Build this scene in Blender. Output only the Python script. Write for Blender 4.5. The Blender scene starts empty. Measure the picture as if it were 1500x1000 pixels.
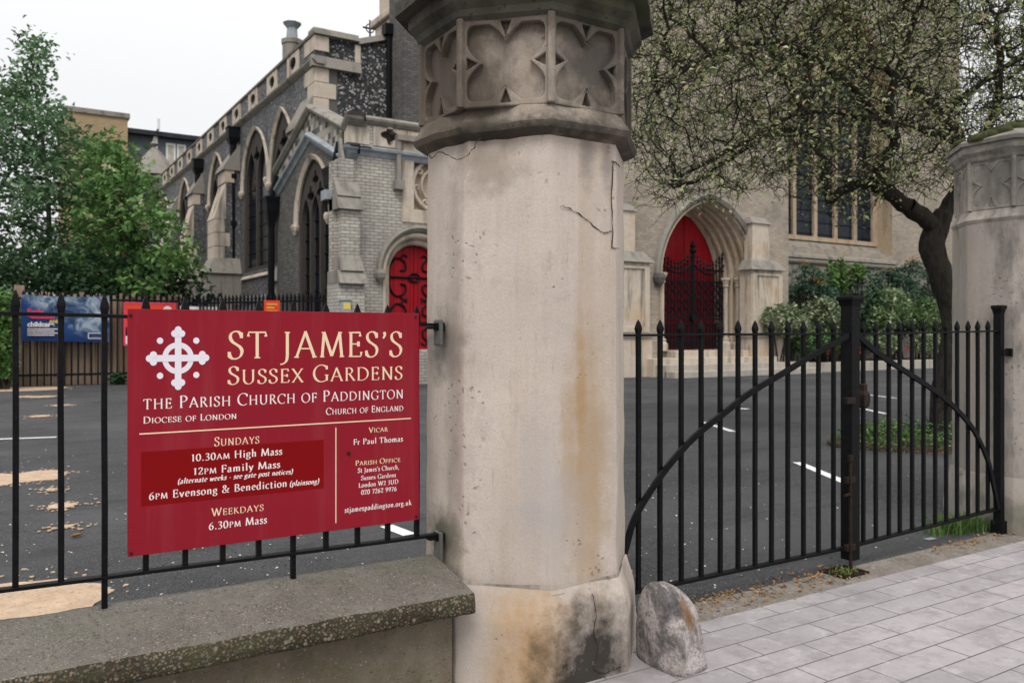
import bpy, math, random
import numpy as np
from mathutils import Vector, noise as mnoise
from mathutils.geometry import delaunay_2d_cdt
random.seed(7); rng = np.random.default_rng(7)
R = math.radians
# ------------------------------------------------------------------ camera, sky, sun, exposure
sc = bpy.context.scene
F = 1220.0; TH = math.atan(1940/1220); S = math.sin(TH); C = math.cos(TH); HOR = 492.0; EYE = 1.6
cam = bpy.data.cameras.new('camera'); co = bpy.data.objects.new('camera', cam); sc.collection.objects.link(co)
co.location = (0, 0, EYE); co.rotation_euler = (R(90), 0, -(math.pi/2 - TH))
cam.sensor_width = 36; cam.lens = 36*F/1500; cam.shift_y = -(500-HOR)/1500
cam.clip_start = .1; cam.clip_end = 1500
cam.dof.use_dof = True; cam.dof.focus_distance = 3.9; cam.dof.aperture_fstop = 4.0
sc.camera = co
w = bpy.data.worlds.new('World'); sc.world = w; w.use_nodes = True
nt = w.node_tree; nt.nodes.clear()
out = nt.nodes.new('ShaderNodeOutputWorld'); bg = nt.nodes.new('ShaderNodeBackground')
sky = nt.nodes.new('ShaderNodeTexSky'); sky.sky_type = 'NISHITA'; sky.sun_disc = False
sky.sun_elevation = R(52); sky.sun_rotation = R(215); sky.air_density = 1.5; sky.dust_density = 4
hs = nt.nodes.new('ShaderNodeHueSaturation'); hs.inputs['Saturation'].default_value = .3
tc = nt.nodes.new('ShaderNodeTexCoord'); sx = nt.nodes.new('ShaderNodeSeparateXYZ')
nz = nt.nodes.new('ShaderNodeTexNoise'); nz.inputs['Scale'].default_value = 2.2; nz.inputs['Detail'].default_value = 5
ad = nt.nodes.new('ShaderNodeMath'); ad.operation = 'MULTIPLY_ADD'; ad.inputs[1].default_value = .1
rp = nt.nodes.new('ShaderNodeValToRGB')          # overcast: brighter towards the zenith
rp.color_ramp.elements[0].position = 0.0; rp.color_ramp.elements[0].color = (.555, .56, .57, 1)
rp.color_ramp.elements[1].position = .95; rp.color_ramp.elements[1].color = (1.0, 1.0, 1.0, 1)
e = rp.color_ramp.elements.new(.3); e.color = (.615, .62, .628, 1)
mul = nt.nodes.new('ShaderNodeVectorMath'); mul.operation = 'SCALE'; mul.inputs['Scale'].default_value = 12.6
mx = nt.nodes.new('ShaderNodeMixRGB'); mx.inputs['Fac'].default_value = .9
L = nt.links.new
L(tc.outputs['Generated'], sx.inputs[0]); L(tc.outputs['Generated'], nz.inputs['Vector'])
L(nz.outputs['Fac'], ad.inputs[0]); L(sx.outputs['Z'], ad.inputs[2]); L(ad.outputs[0], rp.inputs['Fac'])
L(rp.outputs['Color'], mul.inputs[0]); L(sky.outputs['Color'], hs.inputs['Color'])
L(hs.outputs['Color'], mx.inputs['Color1']); L(mul.outputs[0], mx.inputs['Color2'])
L(mx.outputs['Color'], bg.inputs['Color']); bg.inputs['Strength'].default_value = .1; L(bg.outputs[0], out.inputs[0])
sl = bpy.data.lights.new('sun', 'SUN'); sl.energy = 1.2; sl.angle = R(25); sl.color = (1, .97, .92)
so = bpy.data.objects.new('sun', sl); sc.collection.objects.link(so)
so.rotation_euler = (R(38), 0, R(-35))
sc.view_settings.view_transform = 'Standard'; sc.view_settings.look = 'None'
sc.view_settings.gamma = 1; sc.view_settings.exposure = 0.34
sc.cycles.use_denoising = True; sc.cycles.max_bounces = 6; sc.cycles.diffuse_bounces = 3
sc.cycles.transparent_max_bounces = 4

# ------------------------------------------------------------------ points of the place seen at a pixel, on a known plane
def ray(px, py):
    u = (px-750)/F; v = (HOR-py)/F
    return C+S*u, S-C*u, v
def P(px, py, X=None, Y=None, Z=None):
    r = ray(px, py)
    t = X/r[0] if X is not None else (Y/r[1] if Y is not None else (Z-EYE)/r[2])
    return r[0]*t, r[1]*t, EYE+r[2]*t
def PD(px, py, D):
    r = ray(px, py); return Vector((r[0]*D, r[1]*D, EYE+r[2]*D))

# ------------------------------------------------------------------ materials
def new_mat(name):
    m = bpy.data.materials.new(name); m.use_nodes = True
    t = m.node_tree; b = t.nodes['Principled BSDF']; return m, t, b
def nd(t, typ, **k):
    n = t.nodes.new('ShaderNode'+typ)
    for a, v in k.items():
        if a in n.inputs: n.inputs[a].default_value = v
        else: setattr(n, a, v)
    return n
def col(c): return (c[0], c[1], c[2], 1)
def coords(t, scale=(1, 1, 1), kind='Object'):
    c = nd(t, 'TexCoord'); mp = nd(t, 'Mapping'); mp.inputs['Scale'].default_value = scale
    t.links.new(c.outputs[kind], mp.inputs['Vector']); return mp.outputs[0]
def noise(t, vec, scale, detail=5, rough=.6, dist=0):
    n = nd(t, 'TexNoise'); n.inputs['Scale'].default_value = scale; n.inputs['Detail'].default_value = detail
    n.inputs['Roughness'].default_value = rough; n.inputs['Distortion'].default_value = dist
    t.links.new(vec, n.inputs['Vector']); return n.outputs['Fac']
def ramp(t, fac, stops, interp='LINEAR'):
    r = nd(t, 'ValToRGB'); cr = r.color_ramp; cr.interpolation = interp
    while len(cr.elements) < len(stops): cr.elements.new(.5)
    for e, (p, c) in zip(cr.elements, stops):
        e.position = p; e.color = col(c) if hasattr(c, '__len__') else (c, c, c, 1)
    t.links.new(fac, r.inputs['Fac']); return r.outputs['Color']
def mix(t, fac, a, b, mode='MIX'):
    m = nd(t, 'MixRGB', blend_type=mode)
    for i, v in ((0, fac), (1, a), (2, b)):
        if hasattr(v, 'is_linked'): t.links.new(v, m.inputs[i])
        elif hasattr(v, '__len__'): m.inputs[i].default_value = col(v)
        else: m.inputs[i].default_value = v
    return m.outputs[0]
def math_(t, op, a, b=None):
    m = nd(t, 'Math', operation=op)
    for i, v in ((0, a), (1, b)):
        if v is None: continue
        if hasattr(v, 'is_linked'): t.links.new(v, m.inputs[i])
        else: m.inputs[i].default_value = v
    return m.outputs[0]
def bump(t, b, h, strength=.4, dist=.01):
    n = nd(t, 'Bump'); n.inputs['Strength'].default_value = strength; n.inputs['Distance'].default_value = dist
    t.links.new(h, n.inputs['Height']); t.links.new(n.outputs[0], b.inputs['Normal'])
def fin(t, b, c, rough=.85):
    b.inputs['Specular IOR Level'].default_value = .14
    if hasattr(c, 'is_linked'): t.links.new(c, b.inputs['Base Color'])
    else: b.inputs['Base Color'].default_value = col(c)
    if hasattr(rough, 'is_linked'): t.links.new(rough, b.inputs['Roughness'])
    else: b.inputs['Roughness'].default_value = rough
def simple(name, c, var=.25, scale=6, rough=.7, bs=.2, bd=.004, spec=None):
    m, t, b = new_mat(name); v = coords(t)
    n = noise(t, v, scale, 6)
    fin(t, b, ramp(t, n, [(.3, [x*(1-var) for x in c]), (.7, [min(1, x*(1+var)) for x in c])]), rough)
    if bs: bump(t, b, noise(t, v, scale*8, 3), bs, bd)
    if spec is not None: b.inputs['Specular IOR Level'].default_value = spec
    return m
def blob(t, c, r):
    """soft mask, 1 at point c falling to 0 at radii r (object coordinates), ragged by noise"""
    v0 = coords(t); n = nd(t, 'TexNoise'); n.inputs['Scale'].default_value = 8; n.inputs['Detail'].default_value = 9; n.inputs['Roughness'].default_value = .68
    t.links.new(v0, n.inputs['Vector'])
    s = nd(t, 'VectorMath', operation='SUBTRACT'); t.links.new(v0, s.inputs[0]); s.inputs[1].default_value = c
    d = nd(t, 'VectorMath', operation='DIVIDE'); t.links.new(s.outputs[0], d.inputs[0]); d.inputs[1].default_value = r
    l = nd(t, 'VectorMath', operation='LENGTH'); t.links.new(d.outputs[0], l.inputs[0])
    a = math_(t, 'MULTIPLY_ADD', n.outputs['Fac'], 1.7); a.node.inputs[2].default_value = -.85
    f = math_(t, 'ADD', l.outputs['Value'], a)
    return ramp(t, f, [(.28, 1.0), (.62, .55), (1.05, 0.0)])

def pillar_mat(name, base, stains=(), grime=.5):
    m, t, b = new_mat(name); v = coords(t)
    big = noise(t, v, 1.6, 5, .6); med = noise(t, v, 9, 8, .7); fine = noise(t, v, 90, 4, .7)
    streak = noise(t, coords(t, (7, 7, .35)), 1.0, 6, .65); streak2 = noise(t, coords(t, (18, 18, .5)), 1.0, 5, .6)
    c = ramp(t, big, [(.32, [x*.80 for x in base]), (.68, [x*1.08 for x in base])])
    c = mix(t, ramp(t, streak, [(.44, 0.0), (.66, .75)]), c, [base[0]*.80, base[1]*.74, base[2]*.66])
    c = mix(t, ramp(t, streak2, [(.55, 0.0), (.75, .4*grime)]), c, [base[0]*.55, base[1]*.54, base[2]*.54])
    c = mix(t, ramp(t, med, [(.55, 0.0), (.74, .45)]), c, [base[0]*.62, base[1]*.60, base[2]*.60])
    c = mix(t, ramp(t, fine, [(.33, .30), (.58, 0.0)]), c, [x*.55 for x in base])
    c = mix(t, ramp(t, noise(t, v, 3.2, 10, .72), [(.54, 0.0), (.62, .5)]), c, [base[0]*.70, base[1]*.71, base[2]*.74])
    c = mix(t, ramp(t, noise(t, coords(t, (30, 30, 6)), 1.0, 6, .7), [(.60, 0.0), (.70, .5)]), c, [base[0]*.62, base[1]*.52, base[2]*.40])
    soot = noise(t, coords(t, (2.6, 2.6, 1.1)), 1.3, 9, .66)
    c = mix(t, ramp(t, soot, [(.52-.07*(grime > .95), 0.0), (.66-.05*(grime > .95), .8*max(0, grime-.4)/.6)]), c, [x*.22 for x in base])
    for (pc, pr, pcol, k) in stains:
        c = mix(t, math_(t, 'MULTIPLY', blob(t, pc, pr), k), c, pcol)
    vo = nd(t, 'TexVoronoi'); vo.inputs['Scale'].default_value = 24; vo.inputs['Randomness'].default_value = 1
    wv = nd(t, 'VectorMath', operation='ADD'); wn = nd(t, 'TexNoise'); wn.inputs['Scale'].default_value = 14
    t.links.new(v, wn.inputs['Vector']); t.links.new(v, wv.inputs[0])
    ws = nd(t, 'VectorMath', operation='SCALE'); ws.inputs['Scale'].default_value = .08
    t.links.new(wn.outputs['Color'], ws.inputs[0]); t.links.new(ws.outputs[0], wv.inputs[1])
    t.links.new(wv.outputs[0], vo.inputs['Vector'])
    sel = ramp(t, noise(t, v, 3.1, 2), [(.555, 0.0), (.62, 1.0)])
    pit = math_(t, 'MULTIPLY', ramp(t, vo.outputs['Distance'], [(.12, 1.0), (.26, 0.0)]), sel)
    c = mix(t, math_(t, 'MULTIPLY', pit, .55), c, [base[0]*.42, base[1]*.33, base[2]*.25])
    h = math_(t, 'ADD', math_(t, 'MULTIPLY', med, .5), math_(t, 'MULTIPLY', fine, .25))
    h = math_(t, 'SUBTRACT', h, math_(t, 'MULTIPLY', pit, .7))
    bump(t, b, h, .55, .012); fin(t, b, c, .92); b.inputs['Specular IOR Level'].default_value = .25
    return m
LIME = (.56, .485, .425)
M = {}
# front pillar: object coordinates are measured from the foot of the pillar
M['pillar'] = pillar_mat('weathered_limestone', LIME, [
    ((.02, -.49, .98), (.17, .3, .80), (.37, .26, .155), .72), ((-.02, -.5, 1.35), (.035, .3, .5), (.36, .21, .08), .5),
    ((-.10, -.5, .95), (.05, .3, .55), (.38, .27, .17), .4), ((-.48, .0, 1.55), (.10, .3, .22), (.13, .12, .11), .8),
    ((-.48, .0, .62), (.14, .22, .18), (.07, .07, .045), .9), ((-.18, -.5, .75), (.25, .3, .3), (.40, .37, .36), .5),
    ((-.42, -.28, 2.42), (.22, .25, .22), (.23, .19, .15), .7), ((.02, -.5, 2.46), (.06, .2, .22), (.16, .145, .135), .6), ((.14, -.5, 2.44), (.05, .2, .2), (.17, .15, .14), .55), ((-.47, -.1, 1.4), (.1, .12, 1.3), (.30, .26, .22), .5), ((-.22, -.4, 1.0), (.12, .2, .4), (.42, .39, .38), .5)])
M['pillar_base'] = pillar_mat('stained_limestone', LIME, [
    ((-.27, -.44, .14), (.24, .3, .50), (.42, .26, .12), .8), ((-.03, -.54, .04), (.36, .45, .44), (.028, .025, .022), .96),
    ((.42, -.5, .25), (.14, .4, .35), (.13, .13, .13), .6), ((-.5, -.1, .2), (.3, .3, .3), (.42, .40, .37), .4)])
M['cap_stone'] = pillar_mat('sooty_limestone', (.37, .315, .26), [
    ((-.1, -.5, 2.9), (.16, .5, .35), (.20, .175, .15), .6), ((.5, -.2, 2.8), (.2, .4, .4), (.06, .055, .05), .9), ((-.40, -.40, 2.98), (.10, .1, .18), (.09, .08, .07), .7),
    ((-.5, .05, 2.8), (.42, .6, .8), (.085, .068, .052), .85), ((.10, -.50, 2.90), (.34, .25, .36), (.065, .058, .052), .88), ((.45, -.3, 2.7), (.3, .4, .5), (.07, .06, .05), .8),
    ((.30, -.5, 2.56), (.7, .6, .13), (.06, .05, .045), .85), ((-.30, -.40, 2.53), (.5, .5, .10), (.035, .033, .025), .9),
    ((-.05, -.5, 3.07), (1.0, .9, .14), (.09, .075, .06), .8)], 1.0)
M['roof_stone'] = pillar_mat('mossy_dark_limestone', (.085, .08, .065), [((0, -.5, 3.25), (.9, .5, .2), (.055, .062, .03), .7)], 1.0)
M['pillar_grey'] = pillar_mat('grey_limestone', (.36, .325, .29), [((-.4, -.3, 2.90), (.9, .9, .32), (.10, .093, .085), .72), ((-.3, -.4, 3.2), (.9, .9, .2), (.07, .07, .06), .7),
    ((-.3, -.4, 2.45), (.2, .3, .5), (.2, .18, .17), .5)], .9)
M['pillar_grey_base'] = pillar_mat('grey_limestone_base', (.35, .32, .28), [((-.4, -.3, .1), (.4, .4, .2), (.12, .12, .09), .6)], .9)
M['moss'] = simple('moss', (.05, .055, .022), .5, 14, .95, .6, .02)
M['crack'] = simple('dark_crack', (.05, .04, .03), .2, 8, 1, 0)

M['mortar'] = pillar_mat('grey_mortar', (.36, .32, .28), [], 1.0)
def iron(name, c=(.0050, .0053, .0062)):
    m, t, b = new_mat(name); v = coords(t)
    n = noise(t, v, 35, 5, .7); rust = noise(t, v, 7, 6, .75)
    cc = ramp(t, n, [(.35, [x*.7 for x in c]), (.7, [x*1.6 for x in c])])
    cc = mix(t, ramp(t, rust, [(.66, 0.0), (.76, .7)]), cc, (.06, .028, .012))
    fin(t, b, cc, ramp(t, n, [(.3, .36), (.7, .6)])); bump(t, b, n, .35, .004)
    b.inputs['Specular IOR Level'].default_value = .10
    return m
M['iron'] = iron('black_painted_iron'); M['iron_rust'] = iron('rusty_iron', (.022, .014, .010))
M['iron_far'] = simple('black_iron', (.0055, .006, .008), .3, 20, .6, 0)

def flint(name, lo, hi, speck, scale, amount):
    m, t, b = new_mat(name); v = coords(t)
    vo = nd(t, 'TexVoronoi'); vo.inputs['Scale'].default_value = scale; t.links.new(v, vo.inputs['Vector'])
    sepc = nd(t, 'SeparateColor'); t.links.new(vo.outputs['Color'], sepc.inputs[0])
    c = ramp(t, sepc.outputs[0], [(.1, lo), (.7, hi), (1-amount, hi), (1-amount*.6, speck)])
    ve = nd(t, 'TexVoronoi', feature='DISTANCE_TO_EDGE'); ve.inputs['Scale'].default_value = scale; t.links.new(v, ve.inputs['Vector'])
    e = ramp(t, ve.outputs['Distance'], [(.02, 1.0), (.10, 0.0)])
    c = mix(t, math_(t, 'MULTIPLY', e, .55), c, [x*1.25+.02 for x in hi])
    c = mix(t, ramp(t, noise(t, coords(t, (.5, .5, .15)), 1.2, 5), [(.45, 0.0), (.7, .55)]), c, [x*.6 for x in lo])
    bump(t, b, ve.outputs['Distance'], .8, .06); fin(t, b, c, .6)
    return m
M['flint'] = flint('knapped_flint', (.045, .045, .05), (.14, .138, .142), (.30, .29, .28), 13, .14)
M['flint_white'] = flint('flint_with_white_cortex', (.018, .018, .02), (.065, .064, .066), (.46, .45, .44), 14, .20)

def brick(name, c1, c2, mortar, bw=.30, bh=.105, dirt=.5, dcol=(.06, .06, .06)):
    m, t, b = new_mat(name); c = nd(t, 'TexCoord'); s = nd(t, 'SeparateXYZ'); t.links.new(c.outputs['Object'], s.inputs[0])
    cb = nd(t, 'CombineXYZ'); t.links.new(math_(t, 'ADD', s.outputs[0], s.outputs[1]), cb.inputs[0]); t.links.new(s.outputs[2], cb.inputs[1])
    br = nd(t, 'TexBrick'); t.links.new(cb.outputs[0], br.inputs['Vector'])
    br.inputs['Scale'].default_value = 1; br.inputs['Brick Width'].default_value = bw; br.inputs['Row Height'].default_value = bh
    br.inputs['Mortar Size'].default_value = .012; br.inputs['Mortar Smooth'].default_value = .3; br.inputs['Bias'].default_value = .1
    for k, q in (('Color1', c1), ('Color2', c2), ('Mortar', mortar)): br.inputs[k].default_value = col(q)
    v = c.outputs['Object']; n1 = noise(t, v, .55, 6, .65); n2 = noise(t, v, 6, 6, .7)
    cc = mix(t, ramp(t, n1, [(.42, 0.0), (.68, dirt)]), br.outputs['Color'], dcol)
    cc = mix(t, ramp(t, n2, [(.5, 0.0), (.72, dirt*.8)]), cc, dcol)
    h = math_(t, 'SUBTRACT', math_(t, 'MULTIPLY', n2, .4), br.outputs['Fac'])
    bump(t, b, h, .6, .02); fin(t, b, cc, .9); return m
M['brick'] = brick('pale_stock_brick', (.56, .52, .455), (.43, .40, .35), (.20, .19, .175), dirt=.5, dcol=(.13, .125, .12))
M['brick_dark'] = brick('sooty_stock_brick', (.19, .18, .165), (.115, .11, .105), (.07, .07, .068), dirt=.45)
M['brick_wall'] = brick('brown_grey_brick', (.46, .39, .31), (.34, .29, .235), (.30, .265, .22), dirt=.4, dcol=(.12, .11, .10))
M['brick_tan'] = brick('tan_brick', (.46, .33, .19), (.38, .27, .16), (.40, .34, .26), .5, .17, .2, (.2, .15, .1))
M['brick_check'] = brick('chequered_flint_and_stone', (.55, .50, .43), (.05, .05, .05), (.25, .23, .2), .27, .22, .1)

def dressed(name, base, dark=.5, warm=.3):
    m, t, b = new_mat(name); v = coords(t)
    n1 = noise(t, v, .7, 6, .6); n2 = noise(t, v, 5, 7, .7); st = noise(t, coords(t, (2.2, 2.2, .3)), 1, 6, .65)
    c = ramp(t, n2, [(.3, [x*.85 for x in base]), (.7, [x*1.1 for x in base])])
    c = mix(t, ramp(t, n1, [(.5, 0.0), (.7, warm)]), c, (base[0]*.95, base[1]*.72, base[2]*.48))
    c = mix(t, ramp(t, st, [(.5, 0.0), (.66, dark)]), c, (.09, .082, .075))
    bump(t, b, n2, .4, .03); fin(t, b, c, .9); return m
M['stone'] = dressed('cream_dressed_stone', (.53, .46, .38), .65, .4)
M['stone_grey'] = dressed('grey_dressed_stone', (.27, .25, .22), .6, .15)
M['stone_dark'] = dressed('dark_moulded_stone', (.12, .112, .105), .6, .1)
M['stone_warm'] = dressed('honey_stone', (.44, .345, .245), .45, .4)
M['stone_tracery'] = dressed('sooty_tracery_stone', (.062, .055, .05), .4, .2)
M['stone_stained'] = dressed('stained_ashlar', (.54, .47, .385), .85, .6)
M['stone_portal'] = dressed('honey_and_cream_stone', (.47, .39, .30), .55, .6)
M['stone_step'] = dressed('step_stone', (.42, .38, .33), .35, .2)
M['stone_lichen'] = dressed('lichened_sill_stone', (.26, .24, .20), .85, .2)
M['lead'] = simple('lead_flashing', (.30, .33, .36), .25, 3, .6, .2)
M['slate'] = simple('slate_roof', (.03, .035, .04), .3, 2, .6, .2)
M['glass'] = simple('leaded_glass', (.006, .008, .011), .5, 2, .16, .15, .02)
M['glass_blue'] = simple('dark_leaded_glass', (.014, .02, .028), .5, 3, .2, .3, .02)
M['red_door'] = simple('red_painted_door', (.30, .006, .012), .15, 1.2, .5, .15)
def planks():
    m, t, b = new_mat('red_planked_door'); v = coords(t); s = nd(t, 'SeparateXYZ'); t.links.new(v, s.inputs[0])
    fr = math_(t, 'FRACT', math_(t, 'MULTIPLY', s.outputs[0], 3.4)); g = ramp(t, fr, [(0, 0.0), (.05, 1.0), (.95, 1.0), (1, 0.0)])
    n = noise(t, coords(t, (3, 3, .5)), 1.2, 6); c = ramp(t, n, [(.3, (.24, .004, .010)), (.7, (.34, .008, .015))])
    c = mix(t, ramp(t, g, [(0, .7), (1, 0.0)]), c, (.06, .002, .003)); bump(t, b, g, .5, .03); fin(t, b, c, .5); return m
M['red_door'] = planks()
M['white'] = simple('white_paint', (.78, .78, .77), .08, 3, .6, 0)

def sign_red():
    m, t, b = new_mat('red_sign_paint'); v = coords(t); n = noise(t, v, 1.5, 4); f = noise(t, v, 120, 2)
    c = ramp(t, n, [(.3, (.228, .0085, .019)), (.7, (.258, .010, .022))])
    c = mix(t, ramp(t, noise(t, coords(t, (9, 9, .8)), 1.2, 6, .6), [(.5, 0.0), (.75, .16)]), c, (.36, .10, .10))
    c = mix(t, ramp(t, f, [(.70, 0.0), (.76, .35)]), c, (.45, .2, .2))
    fin(t, b, c, .5); bump(t, b, f, .05, .002); return m
M['sign_red'] = sign_red()
M['sign_deep'] = simple('deep_red_vinyl', (.20, .0004, .0016), .06, 2, .45, 0)
M['cream_ink'] = simple('cream_lettering', (.80, .62, .42), .04, 5, .6, 0)
M['white_ink'] = simple('white_lettering', (.80, .74, .72), .04, 5, .6, 0)
M['lilac_ink'] = simple('pale_emblem_paint', (.74, .70, .76), .04, 5, .6, 0)
M['orange'] = simple('orange_red_board', (.80, .075, .03), .06, 3, .5, 0)
M['pink'] = simple('pink_lettering', (.75, .06, .14), .05, 3, .6, 0)
M['yellow'] = simple('yellow_paint', (.70, .55, .12), .05, 3, .6, 0)
M['maroon'] = simple('maroon_board', (.07, .004, .012), .1, 3, .6, 0)

def asphalt():
    m, t, b = new_mat('asphalt'); v = coords(t)
    a = noise(t, v, 95, 4, .85); bg_ = noise(t, v, .35, 5, .6); md = noise(t, v, 3, 6, .7)
    c = ramp(t, a, [(.36, (.012, .012, .013)), (.53, (.056, .056, .060)), (.66, (.20, .20, .20))])
    c = mix(t, ramp(t, bg_, [(.40, 0.0), (.62, .65)]), c, (.10, .10, .104))
    c = mix(t, ramp(t, md, [(.5, 0.0), (.75, .5)]), c, (.035, .035, .038))
    vo = nd(t, 'TexVoronoi'); vo.inputs['Scale'].default_value = 16; t.links.new(v, vo.inputs['Vector'])
    sp = ramp(t, vo.outputs['Distance'], [(.06, 1.0), (.10, 0.0)])
    se = nd(t, 'SeparateColor'); t.links.new(vo.outputs['Color'], se.inputs[0])
    sp = math_(t, 'MULTIPLY', sp, ramp(t, se.outputs[0], [(.70, 0.0), (.72, 1.0)]))
    c = mix(t, ramp(t, noise(t, coords(t, (.25, 1.6, 1)), 1.1, 7, .7, .8), [(.52, 0.0), (.62, .45)]), c, (.032, .032, .034))
    c = mix(t, sp, c, (.36, .32, .27))
    bump(t, b, a, .6, .01); fin(t, b, c, .8); return m
M['asphalt'] = asphalt()
def paving():
    m, t, b = new_mat('concrete_paving_slabs'); v = coords(t)
    br = nd(t, 'TexBrick', offset=.5); mp = nd(t, 'Mapping'); mp.inputs['Location'].default_value = (.12, -.045, 0)
    t.links.new(v, mp.inputs['Vector']); t.links.new(mp.outputs[0], br.inputs['Vector'])
    br.inputs['Scale'].default_value = 1; br.inputs['Brick Width'].default_value = .57; br.inputs['Row Height'].default_value = .188
    br.inputs['Mortar Size'].default_value = .0045; br.inputs['Mortar Smooth'].default_value = .15
    br.inputs['Color1'].default_value = (.44, .40, .41, 1); br.inputs['Color2'].default_value = (.35, .325, .335, 1)
    br.inputs['Mortar'].default_value = (.11, .10, .10, 1)
    n1 = noise(t, v, 1.3, 6, .65); n2 = noise(t, v, 16, 6, .7); n3 = noise(t, v, 160, 2, .7)
    c = mix(t, ramp(t, n1, [(.40, 0.0), (.66, .6)]), br.outputs['Color'], (.23, .215, .215))
    n4 = noise(t, v, 4.5, 9, .72); c = mix(t, ramp(t, n4, [(.50, 0.0), (.66, .6)]), c, (.20, .18, .17))
    c = mix(t, ramp(t, noise(t, v, 7, 8, .7), [(.34, .5), (.46, 0.0)]), c, (.52, .49, .49))
    c = mix(t, ramp(t, n2, [(.52, 0.0), (.72, .5)]), c, (.24, .215, .20))
    c = mix(t, ramp(t, n3, [(.3, .25), (.55, 0.0)]), c, (.2, .19, .19))
    h = math_(t, 'SUBTRACT', math_(t, 'MULTIPLY', n2, .25), br.outputs['Fac'])
    bump(t, b, h, .6, .008); fin(t, b, c, .85); return m
M['paving'] = paving()
def pebble(name, base, stones, moss, scale=75, amt=.45):
    m, t, b = new_mat(name); v = coords(t)
    vo = nd(t, 'TexVoronoi'); vo.inputs['Scale'].default_value = scale; t.links.new(v, vo.inputs['Vector'])
    se = nd(t, 'SeparateColor'); t.links.new(vo.outputs['Color'], se.inputs[0])
    c = ramp(t, noise(t, v, 5, 6, .7), [(.3, [x*.7 for x in base]), (.7, [x*1.2 for x in base])])
    st = ramp(t, se.outputs[1], [(0, stones[0]), (.35, stones[1]), (.65, stones[2]), (1, stones[3])], 'CONSTANT')
    k = math_(t, 'MULTIPLY', ramp(t, se.outputs[0], [(1-amt, 0.0), (1-amt+.02, 1.0)]), ramp(t, vo.outputs['Distance'], [(.38, 1.0), (.56, 0.0)]))
    k = math_(t, 'MULTIPLY', k, ramp(t, noise(t, v, 9, 6, .7), [(.36, .25), (.6, 1.0)]))
    c = mix(t, math_(t, 'MULTIPLY', k, .8), c, st)
    v2 = nd(t, 'TexVoronoi'); v2.inputs['Scale'].default_value = scale*.45; t.links.new(v, v2.inputs['Vector']); s2 = nd(t, 'SeparateColor'); t.links.new(v2.outputs['Color'], s2.inputs[0])
    k2 = math_(t, 'MULTIPLY', ramp(t, s2.outputs[0], [(1-amt*.5, 0.0), (1-amt*.5+.02, 1.0)]), ramp(t, v2.outputs['Distance'], [(.22, 1.0), (.42, 0.0)]))
    c = mix(t, math_(t, 'MULTIPLY', k2, .75), c, ramp(t, s2.outputs[1], [(0, stones[3]), (.35, stones[0]), (.65, stones[1]), (1, stones[2])], 'CONSTANT'))
    k = math_(t, 'MAXIMUM', k, k2)
    c = mix(t, ramp(t, noise(t, v, 2.6, 6, .7), [(.45, 0.0), (.7, moss)]), c, (.075, .078, .040))
    h = math_(t, 'ADD', math_(t, 'MULTIPLY', k, .8), noise(t, v, 40, 4))
    bump(t, b, h, .7, .008); fin(t, b, c, .9); return m
ST4 = [(.32, .27, .2), (.40, .36, .30), (.22, .12, .06), (.16, .15, .14)]
ST5 = [(.20, .185, .16), (.30, .275, .24), (.11, .095, .08), (.085, .08, .075)]
M['coping'] = pebble('worn_concrete_coping', (.165, .150, .132), ST5, .45, 120, .8)
M['coping_face'] = pebble('mossy_pebble_concrete', (.042, .038, .026), [(.20, .165, .115), (.25, .22, .17), (.13, .08, .04), (.06, .055, .045)], .6, 85, .95)
M['wall_face'] = pebble('pebbled_render', (.165, .142, .105), [(.27, .23, .17), (.33, .29, .23), (.2, .13, .07), (.13, .12, .1)], .5, 100, .3)
M['cobble'] = pebble('granite_threshold', (.23, .205, .185), ST4, .5, 45, .4)
M['sand'] = pebble('sand_patch', (.52, .38, .27), [(.45, .34, .22), (.3, .22, .14), (.6, .5, .4), (.4, .3, .2)], 0, 60, .3)
M['litter'] = simple('dry_leaf_litter', (.30, .17, .07), .5, 12, .9, .3)
M['soil'] = simple('soil', (.06, .045, .03), .4, 10, .95, .5, .02)
def guard():
    m, t, b = new_mat('granite_guard_stone'); v = coords(t)
    n1 = noise(t, v, 4.2, 9, .70, .35); n2 = noise(t, v, 60, 4, .8)
    c = ramp(t, n1, [(.34, (.05, .052, .055)), (.43, (.17, .155, .15)), (.50, (.40, .355, .34)), (.64, (.52, .48, .47))])
    c = mix(t, ramp(t, n2, [(.35, .7), (.55, 0.0)]), c, (.09, .08, .075))
    c = mix(t, blob(t, (.06, -.2, .27), (.05, .3, .11)), c, (.17, .085, .04))
    bump(t, b, math_(t, 'ADD', n1, math_(t, 'MULTIPLY', n2, .5)), .6, .02); fin(t, b, c, .75); return m
M['granite'] = guard()
def timber():
    m, t, b = new_mat('weathered_timber'); v = coords(t); c = nd(t, 'TexCoord')
    g = nd(t, 'NewGeometry'); n = noise(t, coords(t, (9, 9, .5)), 1.5, 6, .65)
    c = ramp(t, g.outputs['Random Per Island'], [(0, (.25, .17, .115)), (.35, (.38, .28, .20)), (.7, (.32, .235, .175)), (1, (.46, .36, .27))])
    c = mix(t, ramp(t, n, [(.45, 0.0), (.72, .65)]), c, (.12, .08, .055))
    fin(t, b, c, .9); bump(t, b, n, .4, .02); return m
M['timber'] = timber()
def bark(name, c, moss=.3):
    m, t, b = new_mat(name); v = coords(t); n = noise(t, coords(t, (9, 9, 3)), 2, 8, .75, .6)
    cc = ramp(t, n, [(.35, [x*.35 for x in c]), (.65, [x*1.3 for x in c])])
    cc = mix(t, ramp(t, noise(t, v, 2.2, 5), [(.5, 0.0), (.7, moss)]), cc, (.055, .06, .03))
    fin(t, b, cc, .95); bump(t, b, n, .9, .04); return m
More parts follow.
